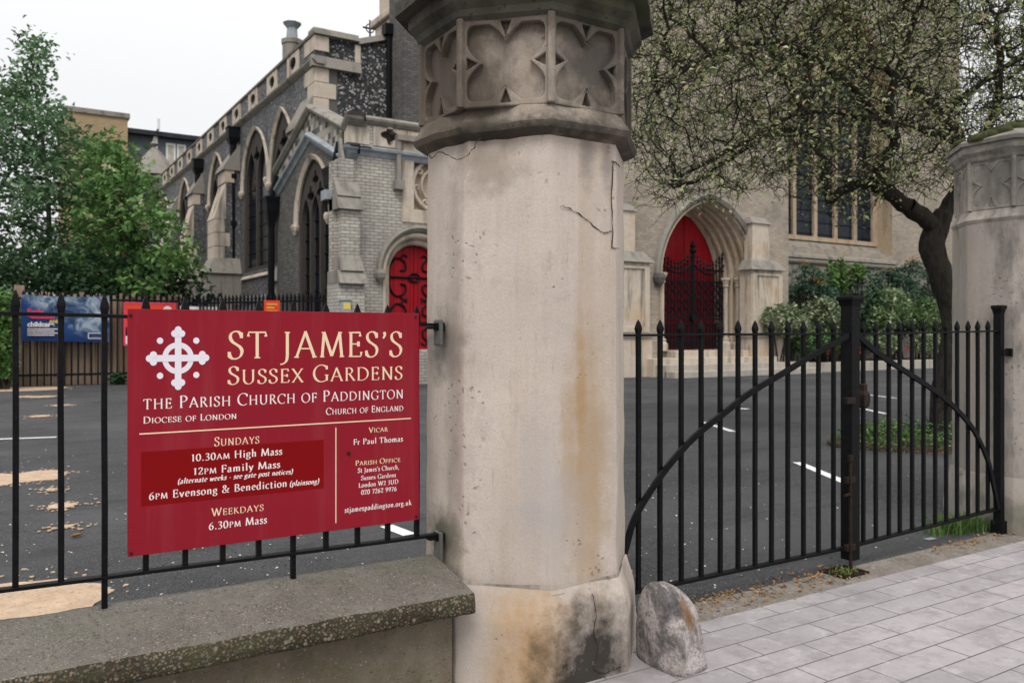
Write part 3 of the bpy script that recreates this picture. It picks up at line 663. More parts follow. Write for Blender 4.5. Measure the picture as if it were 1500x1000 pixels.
# ================================================================== SERIF LETTERS (strokes of a broad pen)
def Ec(cx, cy, rx, ry, a0, a1, n=16): return [(cx+rx*math.cos(R(a0+(a1-a0)*i/n)), cy+ry*math.sin(R(a0+(a1-a0)*i/n))) for i in range(n+1)]
def Cr(*p): return [(q.x, q.y) for q in cat_rom([(x, y, 0) for x, y in p], 6)]
def St(x, y0=0, y1=1): return [(x, y0), (x, y1)]
Sx = Cr((.47, .84), (.40, .97), (.27, 1.01), (.13, .94), (.09, .78), (.16, .63), (.29, .53), (.43, .42), (.49, .27), (.43, .08), (.27, -.01), (.12, .03), (.05, .18))
sx_ = Cr((.29, .50), (.24, .62), (.13, .62), (.07, .50), (.12, .39), (.24, .29), (.31, .17), (.24, .02), (.12, -.01), (.03, .10))
G = {  # advance, strokes, serifs (x, y, left, right)
'A': (.82, [[(.07, 0), (.42, 1.02)], [(.40, 1.02), (.76, 0)], [(.19, .35), (.63, .35)]], [(.07, 0, .09, .11), (.76, 0, .11, .09)]),
'B': (.64, [St(.15), [(.15, .98), (.3, .98)]+Ec(.3, .75, .2, .23, 90, -90)+[(.15, .52)], [(.15, .52), (.33, .52)]+Ec(.33, .26, .24, .25, 90, -90)+[(.15, .015)]], [(.15, 0, .1, 0), (.15, 1, .1, 0)]),
'C': (.78, [Ec(.46, .5, .40, .51, 48, 312, 24), [(.73, .96), (.74, .74)]], []),
'D': (.86, [St(.15), [(.15, .98), (.34, .98)]+Ec(.34, .5, .44, .48, 90, -90, 20)+[(.15, .02)]], [(.15, 0, .1, 0), (.15, 1, .1, 0)]),
'E': (.62, [St(.15), [(.15, .98), (.51, .98), (.52, .82)], [(.15, .52), (.45, .52)], [(.45, .42), (.45, .62)], [(.15, .02), (.54, .02), (.57, .2)]], [(.15, 0, .1, 0), (.15, 1, .1, 0)]),
'F': (.57, [St(.15), [(.15, .98), (.51, .98), (.52, .82)], [(.15, .52), (.45, .52)], [(.45, .42), (.45, .62)]], [(.15, 0, .1, .12), (.15, 1, .1, 0)]),
'G': (.84, [Ec(.46, .5, .40, .51, 48, 300, 24)+[(.74, .08)], St(.74, .06, .42), [(.73, .96), (.74, .74)]], [(.74, .42, .12, .1)]),
'H': (.88, [St(.16), St(.72), [(.16, .52), (.72, .52)]], [(.16, 0, .1, .11), (.16, 1, .1, .11), (.72, 0, .11, .1), (.72, 1, .11, .1)]),
'I': (.34, [St(.17)], [(.17, 0, .1, .11), (.17, 1, .1, .11)]),
'J': (.38, [[(.22, 1), (.22, .1)]+Cr((.22, .1), (.19, -.1), (.08, -.22), (-.04, -.24))], [(.22, 1, .11, .11)]),
'K': (.74, [St(.15), [(.17, .48), (.58, .98)], [(.28, .58), (.68, .0)]], [(.15, 0, .1, .11), (.15, 1, .1, .11), (.68, 0, .08, .08)]),
'L': (.58, [St(.15), [(.15, .02), (.52, .02), (.55, .22)]], [(.15, 0, .1, 0), (.15, 1, .1, .12)]),
'M': (1.0, [[(.12, 0), (.2, 1)], [(.19, 1), (.5, .05)], [(.5, .05), (.81, 1)], [(.80, 1), (.89, 0)]], [(.12, 0, .09, .1), (.89, 0, .1, .1), (.19, 1, .1, 0), (.81, 1, 0, .1)]),
'N': (.86, [[(.16, 0), (.16, 1)], [(.13, 1), (.71, .0)], [(.71, 0), (.71, 1)]], [(.16, 0, .1, .1), (.71, 1, .1, .1), (.14, 1, .1, 0)]),
'O': (.90, [Ec(.45, .5, .39, .51, 0, 360, 32)], []),
'P': (.62, [St(.15), [(.15, .98), (.31, .98)]+Ec(.31, .74, .24, .24, 90, -90)+[(.15, .49)]], [(.15, 0, .1, .12), (.15, 1, .1, 0)]),
'R': (.70, [St(.15), [(.15, .98), (.3, .98)]+Ec(.3, .75, .22, .23, 90, -90)+[(.15, .51)], [(.33, .52), (.66, .0)]], [(.15, 0, .1, .11), (.15, 1, .1, 0), (.66, 0, .02, .08)]),
'S': (.56, [Sx, [(.47, .97), (.47, .76)], [(.06, .04), (.05, .25)]], []),
'T': (.72, [St(.36), [(.05, .82), (.06, .98), (.66, .98), (.67, .82)]], [(.36, 0, .11, .12)]),
'U': (.84, [[(.15, 1), (.15, .36)]+Ec(.42, .33, .27, .34, 180, 360)+[(.69, 1)]], [(.15, 1, .1, .11), (.69, 1, .1, .1)]),
'V': (.80, [[(.07, 1), (.41, -.02)], [(.39, -.02), (.74, 1)]], [(.07, 1, .08, .11), (.74, 1, .1, .08)]),
'W': (1.12, [[(.07, 1), (.34, -.02)], [(.34, -.02), (.57, .95)], [(.56, .95), (.8, -.02)], [(.8, -.02), (1.06, 1)]], [(.07, 1, .08, .11), (1.06, 1, .1, .07)]),
'X': (.76, [[(.08, 1), (.68, 0)], [(.66, 1), (.08, 0)]], [(.08, 1, .08, .1), (.66, 1, .1, .08), (.08, 0, .08, .1), (.68, 0, .1, .08)]),
'Y': (.74, [[(.07, 1), (.37, .45)], [(.68, 1), (.37, .45)], St(.37, 0, .47)], [(.07, 1, .08, .1), (.68, 1, .1, .08), (.37, 0, .1, .11)]),
'a': (.47, [Cr((.08, .52), (.18, .63), (.3, .58), (.33, .44), (.33, .1), (.44, .02)), Cr((.33, .38), (.17, .33), (.07, .2), (.1, .03), (.2, .0), (.33, .12))], []),
'b': (.54, [St(.13, .0, 1.06), Ec(.27, .31, .2, .32, 140, -140)], [(.13, 1.05, .09, 0)]),
'c': (.45, [Ec(.27, .31, .21, .32, 50, 310)], []),
'd': (.56, [St(.42, 0, 1.06), Ec(.26, .31, .2, .32, 40, 320)], [(.42, 1.05, .09, 0), (.42, 0, 0, .1)]),
'e': (.47, [[(.08, .36), (.42, .36)]+Ec(.26, .32, .18, .31, 10, 310)], []),
'f': (.33, [[(.14, 0), (.14, .8)]+Cr((.14, .8), (.18, 1.0), (.28, 1.06), (.38, 1.0)), [(.03, .61), (.3, .61)]], [(.14, 0, .08, .1)]),
'g': (.50, [Ec(.23, .42, .16, .2, 0, 360, 20), Cr((.14, .25), (.08, .14), (.2, .07), (.36, .03), (.42, -.1), (.3, -.26), (.12, -.25), (.04, -.12), (.14, .0)), [(.34, .56), (.46, .62)]], []),
'h': (.58, [St(.13, 0, 1.06), Cr((.14, .42), (.22, .58), (.34, .62), (.43, .5), (.43, .3), (.43, 0))], [(.13, 1.05, .09, 0), (.13, 0, .08, .09), (.43, 0, .08, .09)]),
'i': (.29, [St(.15, 0, .61), Ec(.145, .86, .035, .035, 0, 360, 8)], [(.15, .6, .1, 0), (.15, 0, .09, .1)]),
'j': (.28, [[(.15, .61), (.15, -.1)]+Cr((.15, -.1), (.1, -.25), (-.03, -.3)), Ec(.145, .86, .035, .035, 0, 360, 8)], [(.15, .6, .1, 0)]),
'k': (.55, [St(.13, 0, 1.06), [(.15, .28), (.42, .6)], [(.23, .36), (.49, 0)]], [(.13, 1.05, .09, 0), (.13, 0, .08, .09), (.49, 0, .07, .06), (.42, .6, .08, .07)]),
'l': (.29, [St(.15, 0, 1.06)], [(.15, 1.05, .1, 0), (.15, 0, .09, .1)]),
'm': (.86, [St(.13, 0, .61), Cr((.14, .42), (.22, .58), (.32, .62), (.40, .5), (.41, .3), (.41, 0)), Cr((.42, .42), (.5, .58), (.6, .62), (.69, .5), (.69, .3), (.69, 0))], [(.13, .6, .09, 0), (.13, 0, .08, .09), (.41, 0, .08, .09), (.69, 0, .08, .09)]),
'n': (.58, [St(.13, 0, .61), Cr((.14, .42), (.22, .58), (.34, .62), (.43, .5), (.43, .3), (.43, 0))], [(.13, .6, .09, 0), (.13, 0, .08, .09), (.43, 0, .08, .09)]),
'o': (.52, [Ec(.26, .31, .205, .32, 0, 360, 24)], []),
'p': (.55, [St(.13, -.3, .61), Ec(.28, .31, .2, .32, 140, -140)], [(.13, .6, .09, 0), (.13, -.3, .08, .1)]),
'r': (.40, [St(.13, 0, .61), Cr((.14, .40), (.22, .57), (.3, .62), (.38, .58))], [(.13, .6, .09, 0), (.13, 0, .08, .11)]),
's': (.36, [sx_], []),
't': (.34, [[(.14, .8), (.14, .14)]+Cr((.14, .14), (.18, .01), (.26, 0), (.33, .06)), [(.03, .61), (.31, .61)]], []),
'u': (.58, [[(.13, .61), (.13, .2)]+Cr((.13, .2), (.18, .02), (.28, .0), (.42, .15)), St(.43, 0, .61)], [(.13, .6, .09, 0), (.43, .6, .09, 0), (.43, 0, 0, .1)]),
'v': (.50, [[(.06, .61), (.26, -.01)], [(.25, -.01), (.45, .61)]], [(.06, .61, .06, .08), (.45, .61, .08, .06)]),
'w': (.72, [[(.06, .61), (.22, -.01)], [(.22, -.01), (.36, .56)], [(.36, .56), (.51, -.01)], [(.51, -.01), (.67, .61)]], [(.06, .61, .06, .08), (.67, .61, .08, .06)]),
'x': (.50, [[(.06, .61), (.45, 0)], [(.43, .61), (.06, 0)]], [(.06, .61, .05, .08), (.43, .61, .08, .05), (.06, 0, .05, .08), (.45, 0, .08, .05)]),
'y': (.50, [[(.06, .61), (.27, .02)], [(.45, .61), (.24, -.05), (.16, -.24), (.05, -.28)]], [(.06, .61, .06, .08), (.45, .61, .08, .06)]),
'0': (.56, [Ec(.28, .45, .21, .46, 0, 360, 26)], []), '1': (.40, [St(.22, 0, .9), [(.1, .78), (.22, .9)]], [(.22, 0, .1, .1)]),
'2': (.52, [Cr((.08, .68), (.14, .86), (.28, .91), (.41, .8), (.41, .62), (.3, .4), (.07, .03)), [(.07, .02), (.45, .02), (.48, .16)]], []),
'3': (.50, [Cr((.08, .78), (.18, .9), (.32, .88), (.39, .74), (.32, .57), (.2, .5), (.34, .45), (.42, .28), (.35, .06), (.2, -.01), (.07, .06))], []),
'6': (.54, [Cr((.44, .9), (.26, .8), (.12, .58), (.08, .3), (.15, .06), (.28, -.01), (.42, .1), (.45, .3), (.36, .5), (.24, .52), (.11, .38))], []),
'7': (.50, [[(.07, .74), (.08, .88), (.46, .88)], [(.46, .88), (.19, 0)]], []),
'9': (.54, [Cr((.1, .0), (.28, .1), (.42, .32), (.46, .6), (.39, .84), (.26, .91), (.12, .8), (.09, .6), (.18, .4), (.3, .38), (.43, .52))], []),
'&': (.86, [Cr((.72, .52), (.6, .22), (.42, .03), (.22, .0), (.09, .14), (.14, .36), (.34, .54), (.44, .74), (.38, .94), (.25, .98), (.16, .84), (.24, .62), (.46, .28), (.66, .04), (.8, .0)), [(.6, .55), (.82, .55)]], []),
"'": (.24, [Cr((.12, 1.0), (.15, .88), (.08, .74))], []), '.': (.24, [Ec(.12, .05, .035, .035, 0, 360, 8)], []), ',': (.24, [Cr((.12, .07), (.14, -.04), (.06, -.17))], []),
'(': (.30, [Cr((.25, 1.02), (.1, .74), (.07, .4), (.12, .06), (.25, -.2))], []), ')': (.30, [Cr((.05, 1.02), (.2, .74), (.23, .4), (.18, .06), (.05, -.2))], []),
'-': (.36, [[(.06, .34), (.3, .34)]], []), ' ': (.30, [], [])}
def letters(text, x0, x1, zb0, cap, y, sc_=False, weight=1.0, italic=0, smallk=.80):
    """one line of writing fitted between x0 and x1 in the plane y, standing on zb0"""
    items = []; adv = 0; tog = False
    for i, ch in enumerate(text):
        if ch == '^': tog = not tog; continue
        k = smallk*.92 if tog else 1.0; c = ch
        if sc_ and ch.islower(): c = ch.upper(); k = smallk
        if ch in '{}': continue
        items.append((c, k, adv)); adv += G[c][0]*k
    n = max(1, len(items)-1); nat = adv*cap; W = x1-x0
    tr = (W-nat)/n; lim = (-.02*cap, .11*cap); tr = max(lim[0], min(lim[1], tr)); sxk = (W-tr*n)/nat
    b = MB(); off = [0]; thick = .135*weight; thin = .058*weight; phi = R(18)
    def ribbon(pts, fixed=None):
        L_ = []; R_ = []; m = len(pts); closed = m > 4 and abs(pts[0][0]-pts[-1][0])+abs(pts[0][1]-pts[-1][1]) < 1e-6
        for i in range(m):
            a_ = pts[i-1] if i > 0 else (pts[-2] if closed else pts[0]); c_ = pts[i+1] if i < m-1 else (pts[1] if closed else pts[-1])
            dx, dy = c_[0]-a_[0], c_[1]-a_[1]; l = math.hypot(dx, dy) or 1; th = math.atan2(dy, dx)
            wd = fixed or max(thin, thick*abs(math.sin(th-phi)))
            nx, ny = -dy/l*wd/2, dx/l*wd/2
            L_.append((pts[i][0]+nx, pts[i][1]+ny)); R_.append((pts[i][0]-nx, pts[i][1]-ny))
        return L_, R_
    for j, (c, k, a_) in enumerate(items):
        ox = x0+a_*cap*sxk+tr*j; layer = 0
        def put(Lr):
            nonlocal layer
            l_, r_ = Lr; layer += 1; yy = y-.0004-.00012*layer; m = len(l_)
            vs = [(ox+(q[0]+italic*q[1])*cap*k*sxk, yy, zb0+q[1]*cap*k) for q in l_+r_]
            b.add(vs, [(i, i+1, m+i+1, m+i) for i in range(m-1)])
        for s in G[c][1]: put(ribbon(s, .085*weight if (c in "ij." and len(s) == 9) else None))
        for (sx0, sy, l_, r_) in G[c][2]:
            yy = sy+(.024 if sy < .3 else -.024); put(ribbon([(sx0-l_*.9, yy), (sx0+r_*.9, yy)], .052*weight))
    return b
# ================================================================== THE SIGN
SY = 3.598; SX0, SX1, SZ0, SZ1 = .467, 1.739, .726, 1.708
t = thing('church_sign', 'large dark red sign board with cream and white lettering on the railings', 'sign', (SX0, SY, SZ0))
MB().box(SX0, SX1, SY, SY+.014, SZ0, SZ1).build('board', M['sign_red'], t, bevel=.0015)
def sp(cx, cy):       # crop pixel of the sign -> board x, z
    q = P(180+cx/2.7022, 450+cy/2.7027, Y=SY); return q[0], q[2]
def line(text, xl, yl, xr, yr, top, ink='white_ink', name='lettering', sc_=False, weight=1.0, italic=0, smallk=.8, ck=.86):
    a, za = sp(xl, yl); c, zc = sp(xr, yr); _, zt_ = sp(xl, top)
    o = letters(text, a, c, (za+zc)/2, (zt_-za)*ck, SY, sc_, weight, italic, smallk).build(name, M[ink], t, fix=False); o['label'] = 'lettering reading '+text.replace('^', '')[:60]
line("ST JAMES'S", 415, 205, 1107, 192, 98, 'cream_ink', weight=.86, ck=1)
line("Sussex Gardens", 415, 305, 1107, 284, 236, 'cream_ink', sc_=True, smallk=.82, weight=.9, ck=1)
line("the Parish Church of Paddington", 80, 403, 1110, 360, 353, sc_=True, smallk=.82, weight=.95, ck=.98)
line("Diocese of London", 80, 459, 450, 441, 428, sc_=True, weight=1.1); line("Church of England", 804, 424, 1110, 410, 393, sc_=True, weight=1.1)
line("Sundays", 362, 548, 540, 538, 508, 'cream_ink', sc_=True)
line("10.30^AM^ High Mass", 270, 606, 630, 585, 571, weight=1.1)
line("12^PM^ Family Mass", 278, 659, 622, 637, 625, weight=1.1)
line("(alternate weeks - see gate post notices)", 217, 695, 671, 661, 671, weight=1.45, italic=.2)
line("6^PM^ Evensong & Benediction", 103, 758, 650, 712, 722, weight=1.1)
line("(plainsong)", 660, 706, 775, 698, 682, weight=1.4, italic=.2)
line("Weekdays", 350, 823, 557, 806, 787, 'cream_ink', sc_=True); line("6.30^PM^ Mass", 340, 878, 570, 855, 842, weight=1.1)
line("Vicar", 973, 495, 1048, 491, 471, 'cream_ink', sc_=True, weight=1.15); line("Fr Paul Thomas", 912, 542, 1108, 532, 516, weight=1.15)
line("Parish Office", 920, 624, 1098, 613, 601, 'cream_ink', sc_=True, weight=1.15)
line("St James's Church,", 930, 653, 1093, 641, 632, weight=1.25); line("Sussex Gardens", 943, 681, 1080, 673, 661, weight=1.25)
line("London W2 3UD", 933, 710, 1090, 700, 689, weight=1.25); line("020 7262 9976", 943, 739, 1083, 728, 716, weight=1.25)
line("stjamespaddington.org.uk", 878, 812, 1142, 781, 788, weight=1.25)
(xa, za), (xb, zb_) = sp(72, 573), sp(795, 523); _, zc = sp(75, 787); _, zd = sp(795, 717)
MB().box(xa, xb, SY-.0003, SY+.002, (zc+zd)/2, (za+zb_)/2).build('dark_panel', M['sign_deep'], t)
(xa, za), (xb, zb_) = sp(65, 500), sp(1140, 440); z = (za+zb_)/2
MB().box(xa, xb, SY-.0008, SY+.002, z-.0026, z+.0026).build('rule', M['cream_ink'], t)
(xa, za), (_, zb_) = sp(843, 476), sp(843, 853)
MB().box(xa-.0022, xa+.0022, SY-.0008, SY+.002, zb_, za).build('rule', M['cream_ink'], t)
# emblem: cross with trefoil ends over a ring, four dots
cx, cz = sp(218.5, 201); ux = (sp(346, 197)[0]-sp(91, 205)[0])/2/128; uz = (sp(218, 78)[1]-sp(218, 325)[1])/2/123.5
em = MB(); mpS = lambda y0: (lambda u, v, d: (cx+u*ux, y0+d, cz+v*uz))
def disc(u, v, r, y, b=None): (b or em).plate(circ(u, v, r, 20), [], mpS(y), 0, .0003)
em.plate(circ(0, 0, 63, 40), [circ(0, 0, 42, 40)], mpS(SY-.0008), 0, .0006)
for u, v in ((-71, 69), (73, 69), (-71, -68), (73, -68)): disc(u, v, 12.5, SY-.0008)
em2 = MB()
em2.plate([(-13, -100), (13, -100), (13, 100), (-13, 100)], [], mpS(SY-.0016), 0, .0003); em2.plate([(-104, -13), (104, -13), (104, 13), (-104, 13)], [], mpS(SY-.0020), 0, .0003)
for k, (du, dv) in enumerate(((0, 1), (0, -1), (1, 0), (-1, 0))):
    for q, (a_, b_) in enumerate(((112, 0), (97, 14), (97, -14))): disc(du*a_+dv*b_, dv*a_+du*b_, 14, SY-.0024-.0003*q, em2)
em.build('emblem_ring', M['lilac_ink'], t); em2.build('emblem_cross', M['lilac_ink'], t)
for q in ((893, 577), (30, 32), (1158, 38), (32, 972), (1160, 826)):
    x, z = sp(*q); b = MB().tube([(x, SY-.006, z), (x, SY+.001, z)], .008 if q[0] == 893 else .005, 10); b.tube([(x, SY-.009, z), (x, SY-.006, z)], [.003, .006], 8); b.build('bolt', M['iron_rust'], t)

# ================================================================== THE GATES
def gate(name, label, bars, rails_, brace, posts, extra):
    x0 = bars[0]; t = thing(name, label, 'gate', (bars[0], FY, 0), 'iron entrance gates')
    (tx0, tz0, tx1, tz1), (bx0, bz0, bx1, bz1) = rails_
    top = lambda x: tz0+(tz1-tz0)*(x-tx0)/(tx1-tx0); bot = lambda x: bz0+(bz1-bz0)*(x-bx0)/(bx1-bx0)
    b = MB(); rail(b, (tx0, FY, tz0), (tx1, FY, tz1), .018, .007); b.build('top_rail', M['iron'], t, bevel=.002)
    b = MB(); rail(b, (bx0, FY, bz0), (bx1, FY, bz1), .022, .009); b.build('lower_rail', M['iron'], t, bevel=.002)
    for x in bars: bar_mesh(x, FY, bot(x)-.004, top(x)+.004, .0115).build('bar', M['iron'], t)
    pl = cat_rom([(x, FY-.026, z) for x, z in brace], 6); b = MB(); rings = []
    for i, p in enumerate(pl):
        d = (pl[min(i+1, len(pl)-1)]-pl[max(i-1, 0)]).normalized(); n = Vector((-d.z, 0, d.x))*.019; f = Vector((0, .010, 0))
        rings.append([p+n+f, p+n-f, p-n-f, p-n+f])
    b.loft(rings); b.build('curved_brace', M['iron'], t, bevel=.003)
    return t
bl = [2.96+.0]+[3.132, 3.297, 3.463, 3.624, 3.785, 3.94, 4.093, 4.245, 4.401, 4.556, 4.708, 4.865]
gl = gate('iron_gate', 'left leaf of the black iron gate, with the thick capped closing post', bl, ((2.86, 1.604, 4.99, 1.615), (2.86, .150, 4.99, .145)),
    [(2.935, .16), (2.965, .27), (3.021, .425), (3.071, .552), (3.157, .67), (3.338, .849), (3.555, 1.009), (3.783, 1.127), (4.022, 1.247), (4.339, 1.367), (4.677, 1.496), (4.99, 1.605)], None, None)
def post(b, x, y, s, z0, z1):
    b.box(x-s, x+s, y-s, y+s, z0, z1-.07)
    b.loft([[(x-r, y-r, z), (x+r, y-r, z), (x+r, y+r, z), (x-r, y+r, z)] for r, z in ((s, z1-.072), (s*1.3, z1-.03), (s*1.45, z1-.028), (s*1.45, z1-.004), (s*1.3, z1))])
b = MB(); post(b, 5.045, FY, .045, .06, 1.875); b.build('closing_post', M['iron'], gl, bevel=.004)
b = MB()
for z in (1.16, .62, .16): b.box(4.93, 5.02, FY-.062, FY-.032, z-.022, z+.022)
b.each('latch_keeper', M['iron_rust'], gl, bevel=.004)
b = MB().tube([(4.962, FY-.062, .02), (4.962, FY-.062, .75)], .011, 8); b.tube([(4.962, FY-.062, .75), (4.962, FY-.062, .79)], .018, 8)
b.tube([(4.955, FY-.062, .53), (4.87, FY-.085, .528)], .010, 6); b.build('drop_bolt', M['iron_rust'], gl)
b = MB().box(2.84, 2.885, FY-.02, FY+.02, .1, 1.72); b.build('hinge_stile', M['iron'], gl, bevel=.003)
br_ = [5.19, 5.334, 5.486, 5.618, 5.769, 5.916, 6.066, 6.211, 6.36, 6.513, 6.65, 6.80]
gr = gate('iron_gate', 'right leaf of the black iron gate, hung beside the grey pillar', br_, ((5.10, 1.612, 6.96, 1.640), (5.10, .150, 6.96, .198)),
    [(5.10, 1.60), (5.345, 1.465), (5.755, 1.299), (6.106, 1.146), (6.383, .987), (6.575, .833), (6.753, .604), (6.834, .405), (6.896, .234), (6.91, .20)], None, None)
b = MB(); post(b, 6.965, FY, .030, .0, 1.85); b.box(6.925, 7.005, FY-.045, FY+.045, -.01, .10); b.build('hinge_post', M['iron'], gr, bevel=.003)
b = MB().box(6.95, 7.09, FY-.04, FY-.015, 1.44, 1.49); b.box(7.04, 7.075, FY-.06, FY-.01, 1.435, 1.50); b.build('hinge', M['iron'], gr, bevel=.003)
b = MB(); x = 5.19
b.loft([[(x-r, FY-r, z), (x+r, FY-r, z), (x+r, FY+r, z), (x-r, FY+r, z)] for r, z in ((.012, 1.09), (.03, 1.11), (.034, 1.14), (.034, 1.19), (.02, 1.22), (.02, 1.26), (.012, 1.27))]); b.build('latch_box', M['iron_rust'], gr, bevel=.004)
b = MB(); q = P(1237, 838, Z=0); b.box(q[0]-.13, q[0]+.13, q[1]-.10, q[1]-.08, -.01, .012); b.box(q[0]-.13, q[0]+.13, q[1]+.08, q[1]+.10, -.01, .012); b.box(q[0]-.13, q[0]-.11, q[1]-.08, q[1]+.08, -.01, .012); b.box(q[0]+.11, q[0]+.13, q[1]-.08, q[1]+.08, -.01, .012); b.box(q[0]-.11, q[0]+.11, q[1]-.08, q[1]+.08, -.01, .004)
tag(b.build('ground_socket', M['iron_rust'], loc=q), 'rusty square socket plate in the ground below the gate drop bolt', 'bolt socket')
# ================================================================== THE CHURCH
CH = thing('church', 'gothic stone, brick and flint church with red doors behind the car park', 'church', (9.6, 25, 0))
NX = 11.0
def yx(px, X=NX): return P(px, 400, X=X)[1]
def zx(px, py, X=NX): return P(px, py, X=X)[2]
def xy(px, Y): return P(px, 400, Y=Y)[0]
def zy(px, py, Y): return P(px, py, Y=Y)[2]
NY0 = yx(462); NY1 = yx(212)
ZP = zx(461, 49); ZS = zx(458, 97)            # parapet top and string course
ZP2 = zx(240, 251); ZS2 = zx(250.8, 262.4); ZP = (ZP+ZP2)/2; ZS = (ZS+ZS2)/2
# --- nave wall with its pointed windows (plane X = NX)
wins = [(397, 432, 162, 255, 398), (357, 393, 190, 268, 398), (308, 329, 227, 292, 402), (263, 279.5, 264, 318, 405), (236, 248, 290, 330, 410)]
holes = []; W = []
zsill = zx(375, 396)
for (l, r, ap, spg, sill) in wins:
    y0, y1 = yx(r), yx(l); mid = (l+r)/2+1
    za, zs = zx(mid, ap), zx(mid, spg)
    W.append((y0, y1, zsill, zs, za)); holes.append(arch(y0, y1, zsill, zs, za, 12))
b = MB(); b.plate([(NY0, -.1), (NY1, -.1), (NY1, ZS), (NY0, ZS)], holes, MX(NX), 0, .9, 0, 1)
nave = b.build('nave_wall', [M['flint'], M['stone_dark']], CH)
def gothic(name, u0, u1, z0, zs, za, mp, lights, mstone, mglass, d=.35, hood=True, mhood=None, hoodw=.22, splay=True, dframe=.18):
    """window part: stone frame with lights and tracery > glass, hood_mould, sill"""
    h = u1-u0; fr = (.07 if lights < 4 else .042)*h; n = lights
    inner = arch(u0, u1, z0, zs, za, 12)
    lw = (h-fr*(n+1)*.7-fr*.6)/n; gap = fr*.7; hs = []; zl = zs-.02*h if n < 4 else zs-.0*h
    for k in range(n):
        a = u0+fr*.3+gap+k*(lw+gap)
        hs.append(arch(a, a+lw, z0+fr*.6, zl, zl+lw*1.0, 6))
    c = (u0+u1)/2; H = za-zs
    if n == 2: hs += [quatre(c, zs+H*.52, min(h*.19, H*.2))]
    elif n == 3:
        hs += [quatre(c-h*.15, zs+H*.40, h*.115), quatre(c+h*.15, zs+H*.40, h*.115), quatre(c, zs+H*.66, h*.10)]
    else:
        hs += [quatre(c-h*.25, zs+H*.42, h*.11), quatre(c+h*.25, zs+H*.42, h*.11), quatre(c, zs+H*.42, h*.11), quatre(c-h*.12, zs+H*.66, h*.1), quatre(c+h*.12, zs+H*.66, h*.1)]
    b = MB(); b.plate(inner, hs, mp, d, d+dframe); fr_o = b.build(name, mstone, CH)
    b = MB(); b.plate(inner, [], mp, d+dframe*.6, d+dframe*.6+.02); subpart(b, 'glass', mglass, fr_o, CH)
    b = MB()
    for k in range(n):            # glazing bars
        a = u0+fr*.3+gap+k*(lw+gap); z = z0+fr
        while z < zl: b.hexa([mp(a, z, d+dframe*.45), mp(a+lw, z, d+dframe*.45), mp(a+lw, z+.04, d+dframe*.45), mp(a, z+.04, d+dframe*.45)], [mp(a, z, d+dframe*.58), mp(a+lw, z, d+dframe*.58), mp(a+lw, z+.04, d+dframe*.58), mp(a, z+.04, d+dframe*.58)]); z += .62
    subpart(b, 'glazing_bars', M['iron_far'], fr_o, CH)
    if hood:
        outer = arch_line(u0-hoodw, u1+hoodw, zs-.1, za+hoodw*1.25, 14); inn = arch_line(u0-.02, u1+.02, zs-.1, za+.03, 14)
        b = MB(); m = len(outer)
        vs = [mp(*q, -.14) for q in outer]+[mp(*q, -.05) for q in inn]+[mp(*q, .02) for q in inn]+[mp(*q, .02) for q in outer]
        fs = [(k*m+i, k*m+i+1, ((k+1) % 4)*m+i+1, ((k+1) % 4)*m+i) for k in range(4) for i in range(m-1)]+[(0, m, 2*m, 3*m), (m-1, 4*m-1, 3*m-1, 2*m-1)]
        b.add(vs, fs)
        for uu in (u0-hoodw*.5, u1+hoodw*.5):
            p = mp(uu, zs-.2, -.1); b.loft([[(p[0]+r*math.cos(q), p[1]+r*math.sin(q), p[2]+z) for q in [j*.785 for j in range(8)]] for r, z in ((.06, -.25), (.15, -.08), (.17, .04), (.12, .14))])
        subpart(b, 'hood_mould', mhood or M['stone'], fr_o, CH)
    return fr_o
for (y0, y1, z0, zs, za) in W:
    fo = gothic('window', y0, y1, z0, zs, za, MX(NX), 2, M['stone_tracery'], M['glass'], .06, hoodw=.16, dframe=.24)
    b = MB(); b.hexa([(NX-.12, y0-.2, z0-.35), (NX-.12, y1+.2, z0-.35), (NX+.4, y1+.2, z0-.35), (NX+.4, y0-.2, z0-.35)], [(NX-.10, y0-.2, z0-.28), (NX-.10, y1+.2, z0-.28), (NX+.4, y1+.2, z0+.22), (NX+.4, y0-.2, z0+.22)])
    subpart(b, 'sill', M['stone'], fo, CH)
# --- string course, pierced parapet, coping
b = MB(); b.loft([[(NX+x, y, ZS+z) for x, z in ((.3, -.20), (-.02, -.20), (-.16, -.08), (-.2, -.02), (-.17, .03), (-.02, .10), (.3, .10))] for y in (NY0-.28, NY1)]); b.build('string_course', M['stone_grey'], CH)
pc = [431, 400, 372, 348, 328, 309.6, 293, 278.5, 265, 253, 242.5]
ov = []; cz_ = (ZP+ZS)/2+.0; hp = (ZP-ZS)
ys = [yx(p) for p in pc]
for y in ys: ov.append(circ(y, cz_, .42, 12, hp*.24))
b = MB(); b.plate([(NY0, ZS), (NY1, ZS), (NY1, ZP-.12), (NY0, ZP-.12)], ov, MX(NX), -.02, .45); par = b.build('parapet', M['flint'], CH)
for y in ys:
    b = MB(); w2 = .80; b.plate([(y-w2, ZS+.16), (y+w2, ZS+.16), (y+w2, ZP-.16), (y-w2, ZP-.16)], [circ(y, cz_, .42, 12, hp*.24)], MX(NX), -.07, .0); subpart(b, 'pierced_stone', M['stone'], par, CH)
b = MB(); b.loft([[(NX+x, y, ZP+z) for x, z in ((.55, -.13), (-.10, -.13), (-.13, -.05), (-.05, .04), (.3, .09), (.55, .03))] for y in (NY0-.2, NY1)]); b.build('parapet_coping', M['stone_grey'], CH)
